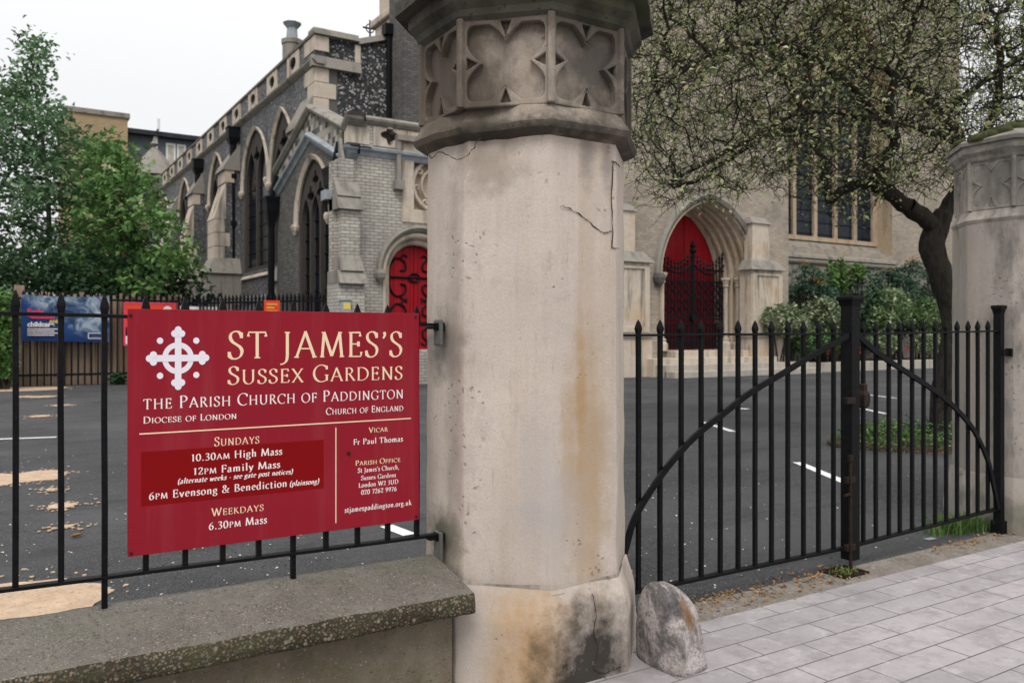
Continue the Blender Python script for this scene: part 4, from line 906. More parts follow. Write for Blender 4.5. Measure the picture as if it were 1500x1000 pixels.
# --- west end of the aisle: flint wall facing the gate, rising to the right
xE = xy(588, NY0); xM = xy(524, NY0); zM = zy(524, 61, NY0); zE = zy(588, 56, NY0); xR = NX+14
b = MB(); b.plate([(NX, -.1), (xR, -.1), (xR, zE+.6), (xE, zE), (xM, zM-.15), (xM, ZP-.12), (NX, ZP-.12)], [], MY(NY0), .02, .5); we = b.build('west_wall', M['flint_white'], CH)
b = MB(); m2 = (xM-NX)
b.hexa([(NX-.1, NY0-.2, ZP-.14), (xM, NY0-.2, ZP-.14), (xM, NY0+.6, ZP-.14), (NX-.1, NY0+.6, ZP-.14)], [(NX-.1, NY0-.1, ZP+.12), (xM, NY0-.1, ZP+.12), (xM, NY0+.6, ZP+.12), (NX-.1, NY0+.6, ZP+.12)])
b.hexa([(xM+.01, NY0-.15, zM-.15), (xE, NY0-.15, zE), (xE, NY0+.6, zE), (xM+.01, NY0+.6, zM-.15)], [(xM+.01, NY0-.1, zM+.1), (xE, NY0-.1, zE+.25), (xE, NY0+.6, zE+.25), (xM+.01, NY0+.6, zM+.1)])
b.hexa([(NX-.2, NY0-.22, ZS-.3), (xM+.1, NY0-.22, ZS-.3), (xM+.1, NY0+.1, ZS-.3), (NX-.2, NY0+.1, ZS-.3)], [(NX-.2, NY0-.10, ZS+.15), (xM+.1, NY0-.10, ZS+.15), (xM+.1, NY0+.1, ZS+.15), (NX-.2, NY0+.1, ZS+.15)])
b.each('wall_coping', M['stone_grey'], CH)
b = MB(); z = ZP-.16; k = 0
while z > ZS-5.5:
    hgt = .62; lw_ = .85 if k % 2 else .55
    if not (ZS-.35 < z-hgt/2 < ZS+.2): b.box(NX-.045, NX+lw_, NY0-.05, NY0+.3, z-hgt+.015, z); b.box(NX-.05, NX+.02, NY0-.04, NY0+(.85 if k % 2 else 1.3), z-hgt+.015, z)
    z -= hgt; k += 1
b.box(xM-.12, xM+.12, NY0-.045, NY0+.2, ZS+.17, zM-.16)
b.each('quoin', M['stone'], CH, bevel=.02)
b = MB(); x0 = xy(591, NY0-1.4); b.box(x0, x0+2.6, NY0-1.4, NY0+.01, -.1, ZP+4); b.build('stair_turret', M['brick_dark'], CH)
b = MB().tube([(x0-.12, NY0-.25, 6), (x0-.12, NY0-.25, zE-.1)], .11, 8); b.box(x0-.35, x0+.05, NY0-.42, NY0-.02, zE-.1, zE+.35); b.build('downpipe', M['iron_far'], CH)
# nave roof beyond, cross finial, tower turret, chimney
YR = NY0+12
b = MB(); p = P(548, 60, Y=YR); q = P(600, 12, Y=YR)
b.hexa([(p[0], YR, p[2]-6), (q[0]+9, YR, p[2]-6), (q[0]+9, YR+40, p[2]-6), (p[0], YR+40, p[2]-6)], [(p[0], YR, p[2]), (q[0]+9, YR, q[2]+9*.9), (q[0]+9, YR+40, q[2]+9*.9), (p[0], YR+40, p[2])]); b.build('nave_roof', M['slate'], CH)
p = P(542, 62, Y=YR-.5); b = MB(); s = .028*YR/1
zt_ = P(542, 30, Y=YR-.5)[2]; hh = zt_-p[2]
b.tube([(p[0], YR-.5, p[2]-1.5), (p[0], YR-.5, p[2]+hh*.2)], .14, 8); b.tube([(p[0], YR-.5, p[2]+hh*.2), (p[0], YR-.5, p[2]+hh)], .055, 6)
b.tube([(p[0]-.42, YR-.5, p[2]+hh*.62), (p[0]+.42, YR-.5, p[2]+hh*.62)], .055, 6); b.tube(cat_rom([(p[0]+.24*math.cos(a), YR-.5, p[2]+hh*.62+.24*math.sin(a)) for a in [j*.785 for j in range(8)]], 2, True), .035, 5)
b.build('cross_finial', M['iron_far'], CH)
YT = NY0+6; x0 = xy(578, YT); z0 = zy(600, 60, YT)
b = MB(); b.box(x0+.2, x0+3.4, YT, YT+3, 0, z0+1.4); b.box(x0, x0+3.6, YT-.2, YT+3.2, z0+1.4, z0+1.8); b.box(x0+.35, x0+3.2, YT+.15, YT+2.8, z0+1.8, z0+6); b.build('tower_turret', M['stone'], CH, bevel=.08)
b = MB()
for k in range(3): b.plate([(x0+.5+k*.9, z0+2.0), (x0+1.2+k*.9, z0+2.0), (x0+1.2+k*.9, z0+3.6), (x0+.85+k*.9, z0+4.1), (x0+.5+k*.9, z0+3.6)], [], MY(YT+.1), 0, .1)
b.each('turret_panel', M['stone_warm'], CH)
yc = yx(428, NX+4); zc = zx(428, 85, NX+4); zt_ = zx(428, 60, NX+4)
b = MB(); k8 = [j*math.pi/4 for j in range(8)]; rc = .58
b.loft([[(NX+4+r*math.cos(a), yc+r*math.sin(a), z) for a in k8] for r, z in ((rc, zc-6), (rc, zt_-.3), (rc*1.1, zt_-.25), (rc*1.1, zt_), (rc*.6, zt_+.15))]); cm = b.build('chimney', M['stone_grey'], CH)
b = MB().loft([[(NX+4+r*math.cos(a), yc+r*math.sin(a), zt_+z) for a in k8] for r, z in ((.35, .1), (.3, .7), (.5, .95), (.55, 1.0))]); subpart(b, 'chimney_pot', M['lead'], cm, CH)
# --- nave buttresses: flint faces with toothed stone quoins and sloped offsets
def buttress(pl, pr, ptop, pbreak, pbase):
    y0 = yx(pr); x1 = P(pl, 400, Y=y0)[0]; zt1 = zy((pl+pr)/2+6, ptop, y0); zb1 = zy(pl, pbreak, y0); zp = zy(pl, pbase, y0)
    d = NX-x1; w2 = 1.5; xm = x1+d*.42
    b = MB()
    b.box(xm, NX+.01, y0, y0+w2, zb1+.0, zt1-.9, 0); b.box(x1, NX+.02, y0-.01, y0+w2+.01, zp, zb1, 0)
    o = b.build('buttress', M['flint'], CH)
    b = MB()
    b.hexa([(xm-.15, y0-.1, zt1-.9), (NX+.01, y0-.1, zt1-.9), (NX+.01, y0+w2+.1, zt1-.9), (xm-.15, y0+w2+.1, zt1-.9)], [(xm-.10, y0-.1, zt1-.7), (NX+.01, y0-.1, zt1+.5), (NX+.01, y0+w2+.1, zt1+.5), (xm-.10, y0+w2+.1, zt1-.7)])
    subpart(b, 'weathered_head', M['stone_grey'], o, CH)
    b = MB()
    b.hexa([(x1-.06, y0-.05, zb1), (xm+.02, y0-.05, zb1), (xm+.02, y0+w2+.05, zb1), (x1-.06, y0+w2+.05, zb1)], [(x1-.03, y0-.05, zb1+.1), (xm+.02, y0-.05, zb1+1.9), (xm+.02, y0+w2+.05, zb1+1.9), (x1-.03, y0+w2+.05, zb1+.1)])
    b.box(xm-.03, xm+d*.36, y0-.04, y0+w2+.04, zb1+1.9, zt1-.92)
    z = zb1; k = 0
    while z > zp+.2:
        q = d*(.60 if k % 2 else .38); b.box(x1-.035, x1+q, y0-.04, y0+w2+.04, z-.68, z-.012); z -= .70; k += 1
    subpart(b, 'quoins', M['stone'], o, CH)
    b = MB(); e_ = .32
    b.box(x1-e_, NX, y0-e_, y0+w2+e_, -.1, zp-.5); 
    b.hexa([(x1-e_-.12, y0-e_-.12, zp-.5), (NX, y0-e_-.12, zp-.5), (NX, y0+w2+e_+.1, zp-.5), (x1-e_-.12, y0+w2+e_+.1, zp-.5)], [(x1-.06, y0-.06, zp+.3), (NX, y0-.06, zp+.3), (NX, y0+w2+.1, zp+.3), (x1-.06, y0+w2+.1, zp+.3)])
    subpart(b, 'plinth', M['stone_grey'], o, CH)
buttress(428, 459, 153, 250, 392); buttress(315, 351, 224, 320, 386); buttress(272, 299, 262, 345, 400); buttress(240, 262, 296, 360, 405)
def downpipe(px, ytop, zlow=0):
    y = yx(px); z = zx(px, ytop); x = NX-.3
    b = MB().tube([(x, y, zlow), (x, y, z-.5)], .17, 8)
    for k in range(1, 5): zz = zlow+(z-zlow)*k/5; b.tube([(x, y, zz-.12), (x, y, zz+.12)], .23, 8)
    b.loft([[(x-r, y-r, zz), (x+r, y-r, zz), (x+r, y+r, zz), (x-r, y+r, zz)] for r, zz in ((.18, z-.8), (.29, z-.5), (.30, z), (.34, z+.05))])
    b.build('downpipe', M['iron_far'], CH)
downpipe(350, 190); downpipe(297, 236)
b = MB(); b.box(NX-.35, NX+.01, NY0, NY1, -.1, zsill-1.6); b.hexa([(NX-.4, NY0, zsill-1.6), (NX, NY0, zsill-1.6), (NX, NY1, zsill-1.6), (NX-.4, NY1, zsill-1.6)], [(NX-.3, NY0, zsill-1.5), (NX, NY0, zsill-1.2), (NX, NY1, zsill-1.2), (NX-.3, NY1, zsill-1.5)]); b.build('nave_plinth', M['flint'], CH)
# ------------------------------------------------------------------ porch
PXX = 9.6; PY0 = 25.0; PY1 = yx(406, PXX); XP1 = 17.5
ga = (yx(454.6, PXX), zx(454.6, 155, PXX)); gl_ = (yx(408, PXX), zx(408, 246, PXX)); gr_ = (yx(505.6, PXX), zx(505.6, 183, PXX))
zpar = zy(519, 169, PY0); zstr = zy(517, 215, PY0); ypar = yx(514, PXX)
l0, r0 = yx(484, PXX), yx(437, PXX); wm = (l0+r0)/2
wz = (zx(437, 440, PXX)-1.2, zx(455, 320, PXX), zx(456, 236, PXX))
outline = [(PY0, -.1), (PY1, -.1), (PY1, gl_[1]-.3), (ga[0], ga[1]-.3), (gr_[0], gr_[1]-.3), (ypar, zpar-.3), (PY0, zpar-.3)]
# below the string: brick; band between string and coping: chequer
drop = zpar-zstr
low = [(PY0+.006, -.1), (PY1, -.1), (PY1, gl_[1]-drop), (ga[0], ga[1]-drop), (gr_[0], gr_[1]-drop), (ypar, zstr), (PY0+.006, zstr)]
b = MB(); b.plate(low, [arch(l0, r0, wz[0], wz[1], wz[2], 12)], MX(PXX), 0, .7, 0, 1); b.build('porch_gable_wall', [M['brick_dark'], M['stone_dark']], CH)
band = [(PY1, gl_[1]-drop), (PY1, gl_[1]-.2), (ga[0], ga[1]-.2), (gr_[0], gr_[1]-.2), (ypar, zpar-.2), (PY0+.04, zpar-.2), (PY0+.04, zstr), (ypar, zstr), (gr_[0], gr_[1]-drop), (ga[0], ga[1]-drop)]
b = MB(); b.plate(band, [], MX(PXX), .02, .6); b.build('gable_band', M['brick_check'], CH)
def ribbon_course(dz, prof, name, m):
    pts = [(PY1+.2, gl_[1]+dz), (ga[0], ga[1]+dz), (gr_[0], gr_[1]+dz), (ypar, zpar+dz), (PY0-prof[2][0]*-1, zpar+dz)]
    b = MB()
    rings = [[(PXX+x, y, z+zz) for x, zz in prof] for y, z in pts]
    rings[-1] = [(PXX+x, PY0+x, zpar+dz+zz) for x, zz in prof]
    rings.append([(XP1, PY0+x, zpar+dz+zz) for x, zz in prof])
    b.loft(rings); return b.build(name, m, CH)
ribbon_course(0, [(.5, -.22), (-.05, -.22), (-.15, -.12), (-.17, -.05), (-.05, .05), (.3, .08), (.5, .03)], 'porch_coping', M['stone_grey'])
ribbon_course(-drop, [(.3, -.26), (-.03, -.26), (-.10, -.14), (-.20, -.08), (-.22, 0), (-.05, .07), (.3, .07)], 'porch_string_course', M['lead'])
gothic('window', l0, r0, wz[0], wz[1], wz[2], MX(PXX), 3, M['stone_tracery'], M['glass'], .06, True, M['stone'], .16, dframe=.28)
# porch front with the pointed red door (plane Y = PY0)
dl = xy(574, PY0); dr = dl+(xy(612, PY0)-dl)*2+.1; dz0 = zy(600, 512, PY0); dzs = zy(574, 398, PY0); dza = zy(612, 358, PY0)
pr_l = xy(601, PY0); pr_w = 2.05; pz0 = zy(600, 312, PY0); pz1 = pz0+pr_w*.98
qf = [xy(571, PY0), xy(620, PY0), xy(671, PY0)]; zq = zy(571, 199, PY0)
b = MB(); b.plate([(PXX+.003, -.1), (XP1, -.1), (XP1, zstr), (PXX+.003, zstr)], [arch(dl-.25, dr+.25, dz0, dzs, dza+.22, 12), [(pr_l, pz0), (pr_l+pr_w, pz0), (pr_l+pr_w, pz1), (pr_l, pz1)]], MY(PY0), 0, .7, 0, 1); pf = b.build('porch_front_wall', [M['brick'], M['stone']], CH)
b = MB(); b.plate([(PXX+.02, zstr), (XP1, zstr), (XP1, zpar-.2), (PXX+.02, zpar-.2)], [quatre(x, zq, .34) for x in qf], MY(PY0), .02, .5); b.build('porch_parapet', M['brick'], CH)
b = MB()
for x in qf: b.plate([(x-.58, zstr+.12), (x+.58, zstr+.12), (x+.58, zpar-.28), (x-.58, zpar-.28)], [quatre(x, zq, .34)], MY(PY0), -.03, .019)
b.box(PXX-.03, PXX+.72, PY0-.03, PY0+.25, zstr+.12, zpar-.28); b.each('quatrefoil_stone', M['stone'], CH)
b = MB(); b.plate([(qf[0]-1, zstr), (XP1, zstr), (XP1, zpar-.3), (qf[0]-1, zpar-.3)], [], MY(PY0), .35, .45); b.build('parapet_backing', M['stone_dark'], CH)
# square carved panel with a round tracery
c_ = (pr_l+pr_w/2, (pz0+pz1)/2); b = MB()
b.plate([(pr_l-.30, pz0-.32), (pr_l+pr_w+.3, pz0-.32), (pr_l+pr_w+.3, pz1+.25), (pr_l-.3, pz1+.25)], [[(pr_l+.12, pz0+.12), (pr_l+pr_w-.12, pz0+.12), (pr_l+pr_w-.12, pz1-.12), (pr_l+.12, pz1-.12)]], MY(PY0), -.05, .3)
cp_ = b.build('carved_panel', M['stone'], CH, bevel=.02)
b = MB(); b.plate([(pr_l, pz0), (pr_l+pr_w, pz0), (pr_l+pr_w, pz1), (pr_l, pz1)], [], MY(PY0), .28, .34); subpart(b, 'panel_ground', M['stone_warm'], cp_, CH)
b = MB()
for rr, th_ in ((.86, .075), (.55, .05)): b.tube(cat_rom([(c_[0]+rr*math.cos(a), PY0+.14, c_[1]+rr*math.sin(a)) for a in [j*math.pi/8 for j in range(16)]], 2, True)+[Vector((c_[0]+rr, PY0+.14, c_[1]))], th_, 6)
for j in range(8):
    a = j*math.pi/4+.2; ce = (c_[0]+.72*math.cos(a), c_[1]+.72*math.sin(a))
    b.tube([(ce[0]+.16*k/10*math.cos(a+k*.75), PY0+.14, ce[1]+.16*k/10*math.sin(a+k*.75)) for k in range(1, 11)], .045, 5)
subpart(b, 'roundel', M['stone'], cp_, CH)
b = MB(); b.box(pr_l-.55, pr_l+pr_w+.5, PY0-.24, PY0, pz1+.30, pz1+.48)
for x in (pr_l-.55, pr_l+pr_w+.36): b.box(x, x+.14, PY0-.18, PY0, pz1-1.0, pz1+.30); b.box(x-.08, x+.24, PY0-.26, PY0, pz1-1.3, pz1-1.0)
subpart(b, 'label_mould', M['stone_grey'], cp_, CH)
def door_leaf(name, u0, u1, full, y, m, mp):
    """one leaf of a double door clipped from the full arch outline"""
    pts = [p for p in full if u0-1e-4 <= p[0] <= u1+1e-4]; return pts
fa = arch(dl, dr, dz0, dzs, dza, 12); cm_ = (dl+dr)/2
for sgn in (0, 1):
    pts = [p for p in fa if (p[0] <= cm_+1e-4 if sgn == 0 else p[0] >= cm_-1e-4)]
    ap = [(cm_-.012, dza-.01), (cm_-.012, dz0)] if sgn == 0 else [(cm_+.012, dz0), (cm_+.012, dza-.01)]
    pts = [p for p in pts if abs(p[0]-cm_) > .01]
    pts = ([(dl, dz0), (cm_-.012, dz0), (cm_-.012, dza-.01)]+[p for p in fa[2:] if p[0] < cm_-.01]) if sgn == 0 else ([(cm_+.012, dz0), (dr, dz0)]+[p for p in fa[2:] if p[0] > cm_+.01]+[(cm_+.012, dza-.01)])
    b = MB(); b.plate(pts, [], MY(PY0), .42, .55); dlf = b.build('door', M['red_door'], CH)
    b = MB(); s = 1 if sgn == 0 else -1; hx = dl if sgn == 0 else dr
    for zc_ in (zy(590, 405, PY0), zy(590, 472, PY0)):
        Yh = PY0+.39; b.tube([(hx, Yh, zc_), (hx+s*.95, Yh, zc_)], .04, 5)
        for up in (1, -1):
            b.tube(cat_rom([(hx+s*.08, Yh, zc_), (hx+s*.10, Yh, zc_+up*.35), (hx+s*.32, Yh, zc_+up*.62), (hx+s*.62, Yh, zc_+up*.52), (hx+s*.66, Yh, zc_+up*.27), (hx+s*.48, Yh, zc_+up*.22)], 5), .035, 5)
            b.tube(cat_rom([(hx+s*.45, Yh, zc_+up*.6), (hx+s*.6, Yh, zc_+up*.75), (hx+s*.72, Yh, zc_+up*.68)], 4), .03, 5)
            b.tube(cat_rom([(hx+s*.75, Yh, zc_), (hx+s*.9, Yh, zc_+up*.14), (hx+s*1.05, Yh, zc_+up*.1)], 4), .03, 5)
    subpart(b, 'strap_hinge', M['iron_far'], dlf, CH)
def arch_mould(name, u0, u1, zs, za, z0, mp, prof, m, legs=True, ak=1.15):
    """moulding swept round an arch; prof: (outset, depth) pairs"""
    rings = []
    base = arch_line(u0, u1, zs, za, 14); c = (u0+u1)/2
    for o, d in prof:
        ln = arch_line(u0-o, u1+o, zs, za+o*ak, 14)
        if legs: ln = [(u1+o, z0)]+ln+[(u0-o, z0)]
        rings.append([mp(p[0], p[1], d) for p in ln])
    b = MB(); m_ = len(rings[0]); k = len(rings)
    b.add([p for r in rings for p in r], [(i*m_+j, i*m_+j+1, ((i+1) % k)*m_+j+1, ((i+1) % k)*m_+j) for i in range(k) for j in range(m_-1)]+[tuple(i*m_ for i in range(k)), tuple(i*m_+m_-1 for i in range(k))])
    return b.build(name, m, CH)
arch_mould('door_surround', dl, dr, dzs, dza, dz0, MY(PY0), [(.0, .41), (.0, .22), (.06, .16), (.13, .20), (.18, .04), (.24, -.03), (.32, -.03), (.32, .38)], M['stone'])
arch_mould('door_hood', dl-.34, dr+.34, dzs, dza+.39, dzs, MY(PY0), [(.0, .01), (.02, -.10), (.12, -.20), (.2, -.16), (.22, .01)], M['stone_grey'], False)
b = MB()
for x in (dl-.45, dr+.45): b.loft([[(x+r*math.cos(a), PY0-.12+r*math.sin(a), dzs+z) for a in k8] for r, z in ((.05, -.38), (.17, -.22), (.2, -.08), (.15, .05))])
b.each('hood_stop', M['stone_grey'], CH)
# corner buttress with offsets
bx0, bx1 = xy(497, PY0-.9), xy(533, PY0-.9); zo1 = zy(515, 300, PY0-.9); zo2 = zy(515, 405, PY0-.9)
b = MB(); b.box(bx0+.18, bx1-.12, PY0-.36, PY0+.02, zo1+.6, zo1+1.5); b.box(bx0+.15, bx1-.05, PY0-.7, PY0+.02, zo2+.5, zo1-.1); b.box(bx0-.05, bx1+.0, PY0-.95, PY0+.02, -.1, zo2-.2); b.each('buttress_pier', M['brick'], CH); cb = MB().box(bx0, bx1-.1, PY0-.3, PY0+.01, -.05, zo1+1.4).build('corner_buttress', M['brick'], CH)
b = MB()
for z, y0, y1, hh, xo in ((zo1-.12, .86, .62, .42, .05), (zo1+.30, .68, .38, .5, .08), (zo2-.22, 1.15, .85, .40, .0), (zo2+.18, .95, .68, .45, .1)):
    b.hexa([(bx0-.05+xo, PY0-y0, z), (bx1+.05-xo*.5, PY0-y0, z), (bx1+.05-xo*.5, PY0, z), (bx0-.05+xo, PY0, z)], [(bx0-.05+xo, PY0-y1, z+hh), (bx1+.05-xo*.5, PY0-y1, z+hh), (bx1+.05-xo*.5, PY0, z+hh), (bx0-.05+xo, PY0, z+hh)])
b.hexa([(bx0+.3, PY0-.34, zo1+1.5), (bx1-.4, PY0-.34, zo1+1.5), (bx1-.4, PY0, zo1+1.5), (bx0+.3, PY0, zo1+1.5)], [(bx0+.3, PY0-.05, zo1+2.2), (bx1-.4, PY0-.05, zo1+2.2), (bx1-.4, PY0, zo1+2.2), (bx0+.3, PY0, zo1+2.2)])
b.each('weathered_offset', M['stone_grey'], CH, cb)
b = MB(); z = zstr-.4; k = 0
while z > zo1+2.4: b.box(PXX-.03, PXX+(.75 if k % 2 else .45), PY0-.03, PY0+.2, z-.42, z); z -= .44; k += 1
b.each('quoin', M['stone'], CH)
for px, py in ((505, 248), (411, 290)):
    y = yx(px, PXX)+.3; z = zx(px, py, PXX); x = PXX-.28
    b = MB().tube([(x, y, 0), (x, y, z-.8)], .13, 8); b.loft([[(x-r, y-r, zz), (x+r, y-r, zz), (x+r, y+r, zz), (x-r, y+r, zz)] for r, zz in ((.12, z-1.1), (.22, z-.5), (.24, z-.2), (.28, z), (.28, z+.05))]); b.tube([(x, y, z), (x+.2, y, z+.9)], .1, 6); b.build('downpipe', M['iron_far'], CH)
q = Vector(P(487, 287, X=PXX-.5)); b = MB().tube([q+Vector((.5, 0, -.1)), q+Vector((.1, 0, -.25)), q], .05, 6); b.loft([[q+Vector((x, y*s, z*s)) for y, z in ((-.22, -.15), (.22, -.15), (.22, .15), (-.22, .15))] for x, s in ((-.3, 1), (-.05, .9), (.05, .4))]); b.build('floodlight', M['lead'], CH)
b = MB(); b.box(PXX+.9, XP1-.05, PY0+.75, NY0-.05, -.1, zstr-.2); b.build('porch_core', M['brick_dark'], CH)
# ------------------------------------------------------------------ west portal and the walls right of it
TY = 25.6
ol, orr = xy(966, TY), xy(1104, TY); pz = zy(1020, 513, TY); ps = zy(975, 403, TY); pa = zy(1022, 292, TY); oc = (ol+orr)/2
XT0, XT1 = 17.6, xy(1150, TY)
b = MB(); b.plate([(XT0, -.1), (XT1, -.1), (XT1, 25), (XT0, 25)], [arch(ol+.1, orr-.1, pz, ps, pa-.1, 14)], MY(TY), 0, 1.6, 0, 1); b.build('west_front', [M['brick_wall'], M['stone']], CH)
steps_ = [(.0, 0.0), (.16, .02), (.3, .18), (.34, .42), (.52, .46), (.58, .66), (.62, .9), (.80, .94), (.86, 1.14), (.9, 1.36)]
n_ = 5; prof = []
for k in range(n_):
    o = -.0-k*.17; d = -.06+k*.28
    prof += [(o, d), (o-.05, d-.06), (o-.10, d+.0), (o-.11, d+.12), (o-.03, d+.18), (o-.04, d+.25), (o-.16, d+.25)]
prof += [(-.92, 1.45), (.02, 1.45)]
arch_mould('portal_arch', ol, orr, ps, pa, pz, MY(TY), prof, M['stone_portal'], True, .42)
arch_mould('portal_hood', ol-.02, orr+.02, ps, pa+.05, ps, MY(TY), [(.0, .01), (.03, -.14), (.16, -.22), (.28, -.16), (.30, .01)], M['stone_grey'], False)
b = MB()
for x in (ol-.16, orr+.16): b.loft([[(x+r*math.cos(a), TY-.15+r*math.sin(a), ps+z) for a in k8] for r, z in ((.06, -.5), (.2, -.32), (.26, -.12), (.2, .06))])
b.each('hood_stop', M['stone_dark'], CH)
for side, ed in ((1, orr), (-1, ol)):
    for k in range(3):
        x = ed-side*(.13+k*.36); y = TY+.02+k*.42
        b = MB().tube([(x, y, pz+.5), (x, y, ps-.3)], .11, 10)
        b.loft([[(x+r*math.cos(a), y+r*math.sin(a), z) for a in k8] for r, z in ((.12, ps-.34), (.17, ps-.28), (.13, ps-.22), (.2, ps-.02), (.24, ps), (.24, ps+.1))])
        b.loft([[(x+r*math.cos(a), y+r*math.sin(a), z) for a in k8] for r, z in ((.26, pz), (.26, pz+.28), (.17, pz+.38), (.2, pz+.46), (.12, pz+.52))])
        b.build('portal_shaft', M['stone'], CH, smooth=False)
il, ir = ol+.86, orr-.86; iz = pa-.42
fa = arch(il-.1, ir+.1, pz, ps, iz+.15, 14); pc_ = (il+ir)/2
for s in (0, 1):
    pts = ([(fa[0][0], pz), (pc_-.015, pz), (pc_-.015, iz+.12)]+[p for p in fa[2:] if p[0] < pc_-.02]) if s == 0 else ([(pc_+.015, pz), (fa[1][0], pz)]+[p for p in fa[2:] if p[0] > pc_+.02]+[(pc_+.015, iz+.12)])
    b = MB(); b.plate(pts, [], MY(TY), 1.5, 1.62); b.build('door', M['red_door'], CH)
# wrought iron gates in front of the portal door
gz1 = zy(1020, 385, TY); GY = TY+.95; wl, wr = il-.0, ir+.0; gw = (wr-wl)/2
for s in (0, 1):
    x0 = wl if s == 0 else wl+gw; b = MB(); H_ = gz1-pz
    for k in range(10):
        x = x0+gw*(k+.5)/10; cc = abs((x-(wl+gw))/gw); zt2 = pz+H_*(1.10-.16*math.sin(cc*math.pi)); 
        b.tube([(x, GY, pz+.05), (x, GY, zt2)], .030, 5); b.loft([[(x+r*q[0], GY+r*q[1], zt2+z) for q in ((1, 0), (0, 1), (-1, 0), (0, -1))] for r, z in ((.03, 0), (.085, .10), (.03, .2), (.075, .26), (.005, .42))])
    for z in (.02, .10, .30, .36, .40, .80, .94): b.box(x0+.01, x0+gw-.01, GY-.03, GY+.03, pz+H_*z, pz+H_*z+.07)
    for i in range(5):
        for j in range(4):
            ce = (x0+gw*(i+.5)/5, pz+H_*(.46+.1*j)); sg = 1 if (i+j) % 2 else -1; r0_ = .22
            b.tube([(ce[0]+sg*r0_*(1-k*.07)*math.cos(k*.62), GY-.03, ce[1]+r0_*(1-k*.07)*math.sin(k*.62)*1.1) for k in range(13)], .034, 4)
    for i in range(10):
        ce = (x0+gw*(i+.5)/10, pz+H_*.065); b.tube(cat_rom([(ce[0]+.13*math.cos(a), GY-.02, ce[1]+.13*math.sin(a)) for a in [q*1.047 for q in range(6)]], 2, True), .022, 4)
        x = x0+gw*(i+.0)/10+.03; b.tube([(x, GY, pz+.1), (x, GY, pz+H_*.32)], .02, 4)
    pl = [(x0+gw*k/12, GY, pz+H_*(1.02-.12*math.sin(abs(((x0+gw*k/12)-(wl+gw))/gw)*math.pi))) for k in range(13)]
    b.tube(pl, .05, 5); b.build('portal_gate', M['iron_far'], CH)
b = MB(); x = wl+gw; b.tube([(x, GY-.02, pz), (x, GY-.02, gz1+.5)], .07, 6); b.loft([[(x+r*math.cos(a), GY-.02+r*math.sin(a), gz1+.5+z) for a in k8] for r, z in ((.07, 0), (.17, .12), (.08, .25), (.14, .34), (.01, .6))]); b.tube([(x, GY-.14, pz+(gz1-pz)*.38), (x, GY+.06, pz+(gz1-pz)*.38)], .18, 10); b.build('gate_lock_rail', M['iron_far'], CH)
# panelled buttresses on both sides of the portal
def pbutt(x0, x1, ztop, panel, rise, y0):
    b = MB(); zb_ = zy(940, 380, TY)
    b.box(x0, x1, y0, TY+.01, -.1, pz+.55); b.box(x0+.06, x1-.06, y0+.08, TY+.01, pz+.55, zb_-.2); b.box(x0+.35, x1-.62, y0+.3, TY+.01, zb_+.25, ztop-.3); o = b.build('portal_buttress', M['stone_stained'], CH)
    b = MB(); b.hexa([(x0-.1, y0-.08, zb_-.2), (x1+.1, y0-.08, zb_-.2), (x1+.1, TY, zb_-.2), (x0-.1, TY, zb_-.2)], [(x0+.2, y0+.28, zb_+.25), (x1-.2, y0+.28, zb_+.25), (x1-.2, TY, zb_+.25), (x0+.2, TY, zb_+.25)])
    b.box(x0-.08, x1+.08, y0-.08, TY, pz+.55, pz+.72)
    b.hexa([(x0+.25, y0+.22, ztop-.3), (x1-.52, y0+.22, ztop-.3), (x1-.52, TY, ztop-.3), (x0+.25, TY, ztop-.3)], [(x0+.4, y0+.5, ztop+.0), (x1-.68, y0+.5, ztop+.0), (x1-.68, TY, ztop+.0), (x0+.4, TY, ztop+.0)])
    b.each('weathering', M['stone_grey'], CH, o)
    b = MB(); z0_, z1_ = pz+.95, zb_-.45; fr = .2
    b.plate([(x0+.1, z0_-fr), (x1-.1, z0_-fr), (x1-.1, z1_+fr*.5), (x0+.1, z1_+fr*.5)], [[(x0+.35, z0_), (x1-.35, z0_), (x1-.35, z1_), (x0+.35, z1_)]], MY(y0), .02, .09)
    subpart(b, 'panel_frame', M['stone'], o, CH)
pbutt(xy(1112, TY-1)-.15, xy(1156, TY-1), zy(1125, 318, TY-.6), 1, 1, TY-.75); pbutt(xy(915, TY-1)-1.2, xy(963, TY-1)-.05, zy(935, 298, TY-.6), 1, 1, TY-.75)
b = MB(); x = xy(1123, TY-1)
b.build('small_lancet', M['glass'], CH) if False else None
# steps
sx0, sx1 = ol-1.5, xy(1150, TY-2)+.6
n3 = [(TY-.0, pz), (TY-.75, pz-.02), (TY-1.25, pz*.66), (TY-1.7, pz*.33)]
b = MB(); b.box(ol+.3, orr-.2, TY-.6, TY+1.6, -.1, pz-.006); b.box(ol-1.3, orr+.9, TY-1.12, TY-.0, -.1, pz*.72); b.each('doorstep', M['stone'], CH, bevel=.02)
b = MB(); b.box(ol-1.2, orr+1.6, TY-1.7, TY-1.0, -.1, pz*.48); b.box(ol-1.2, orr+1.8, TY-2.2, TY-1.6, -.1, pz*.24); b.each('step', M['stone_step'], CH, bevel=.025)
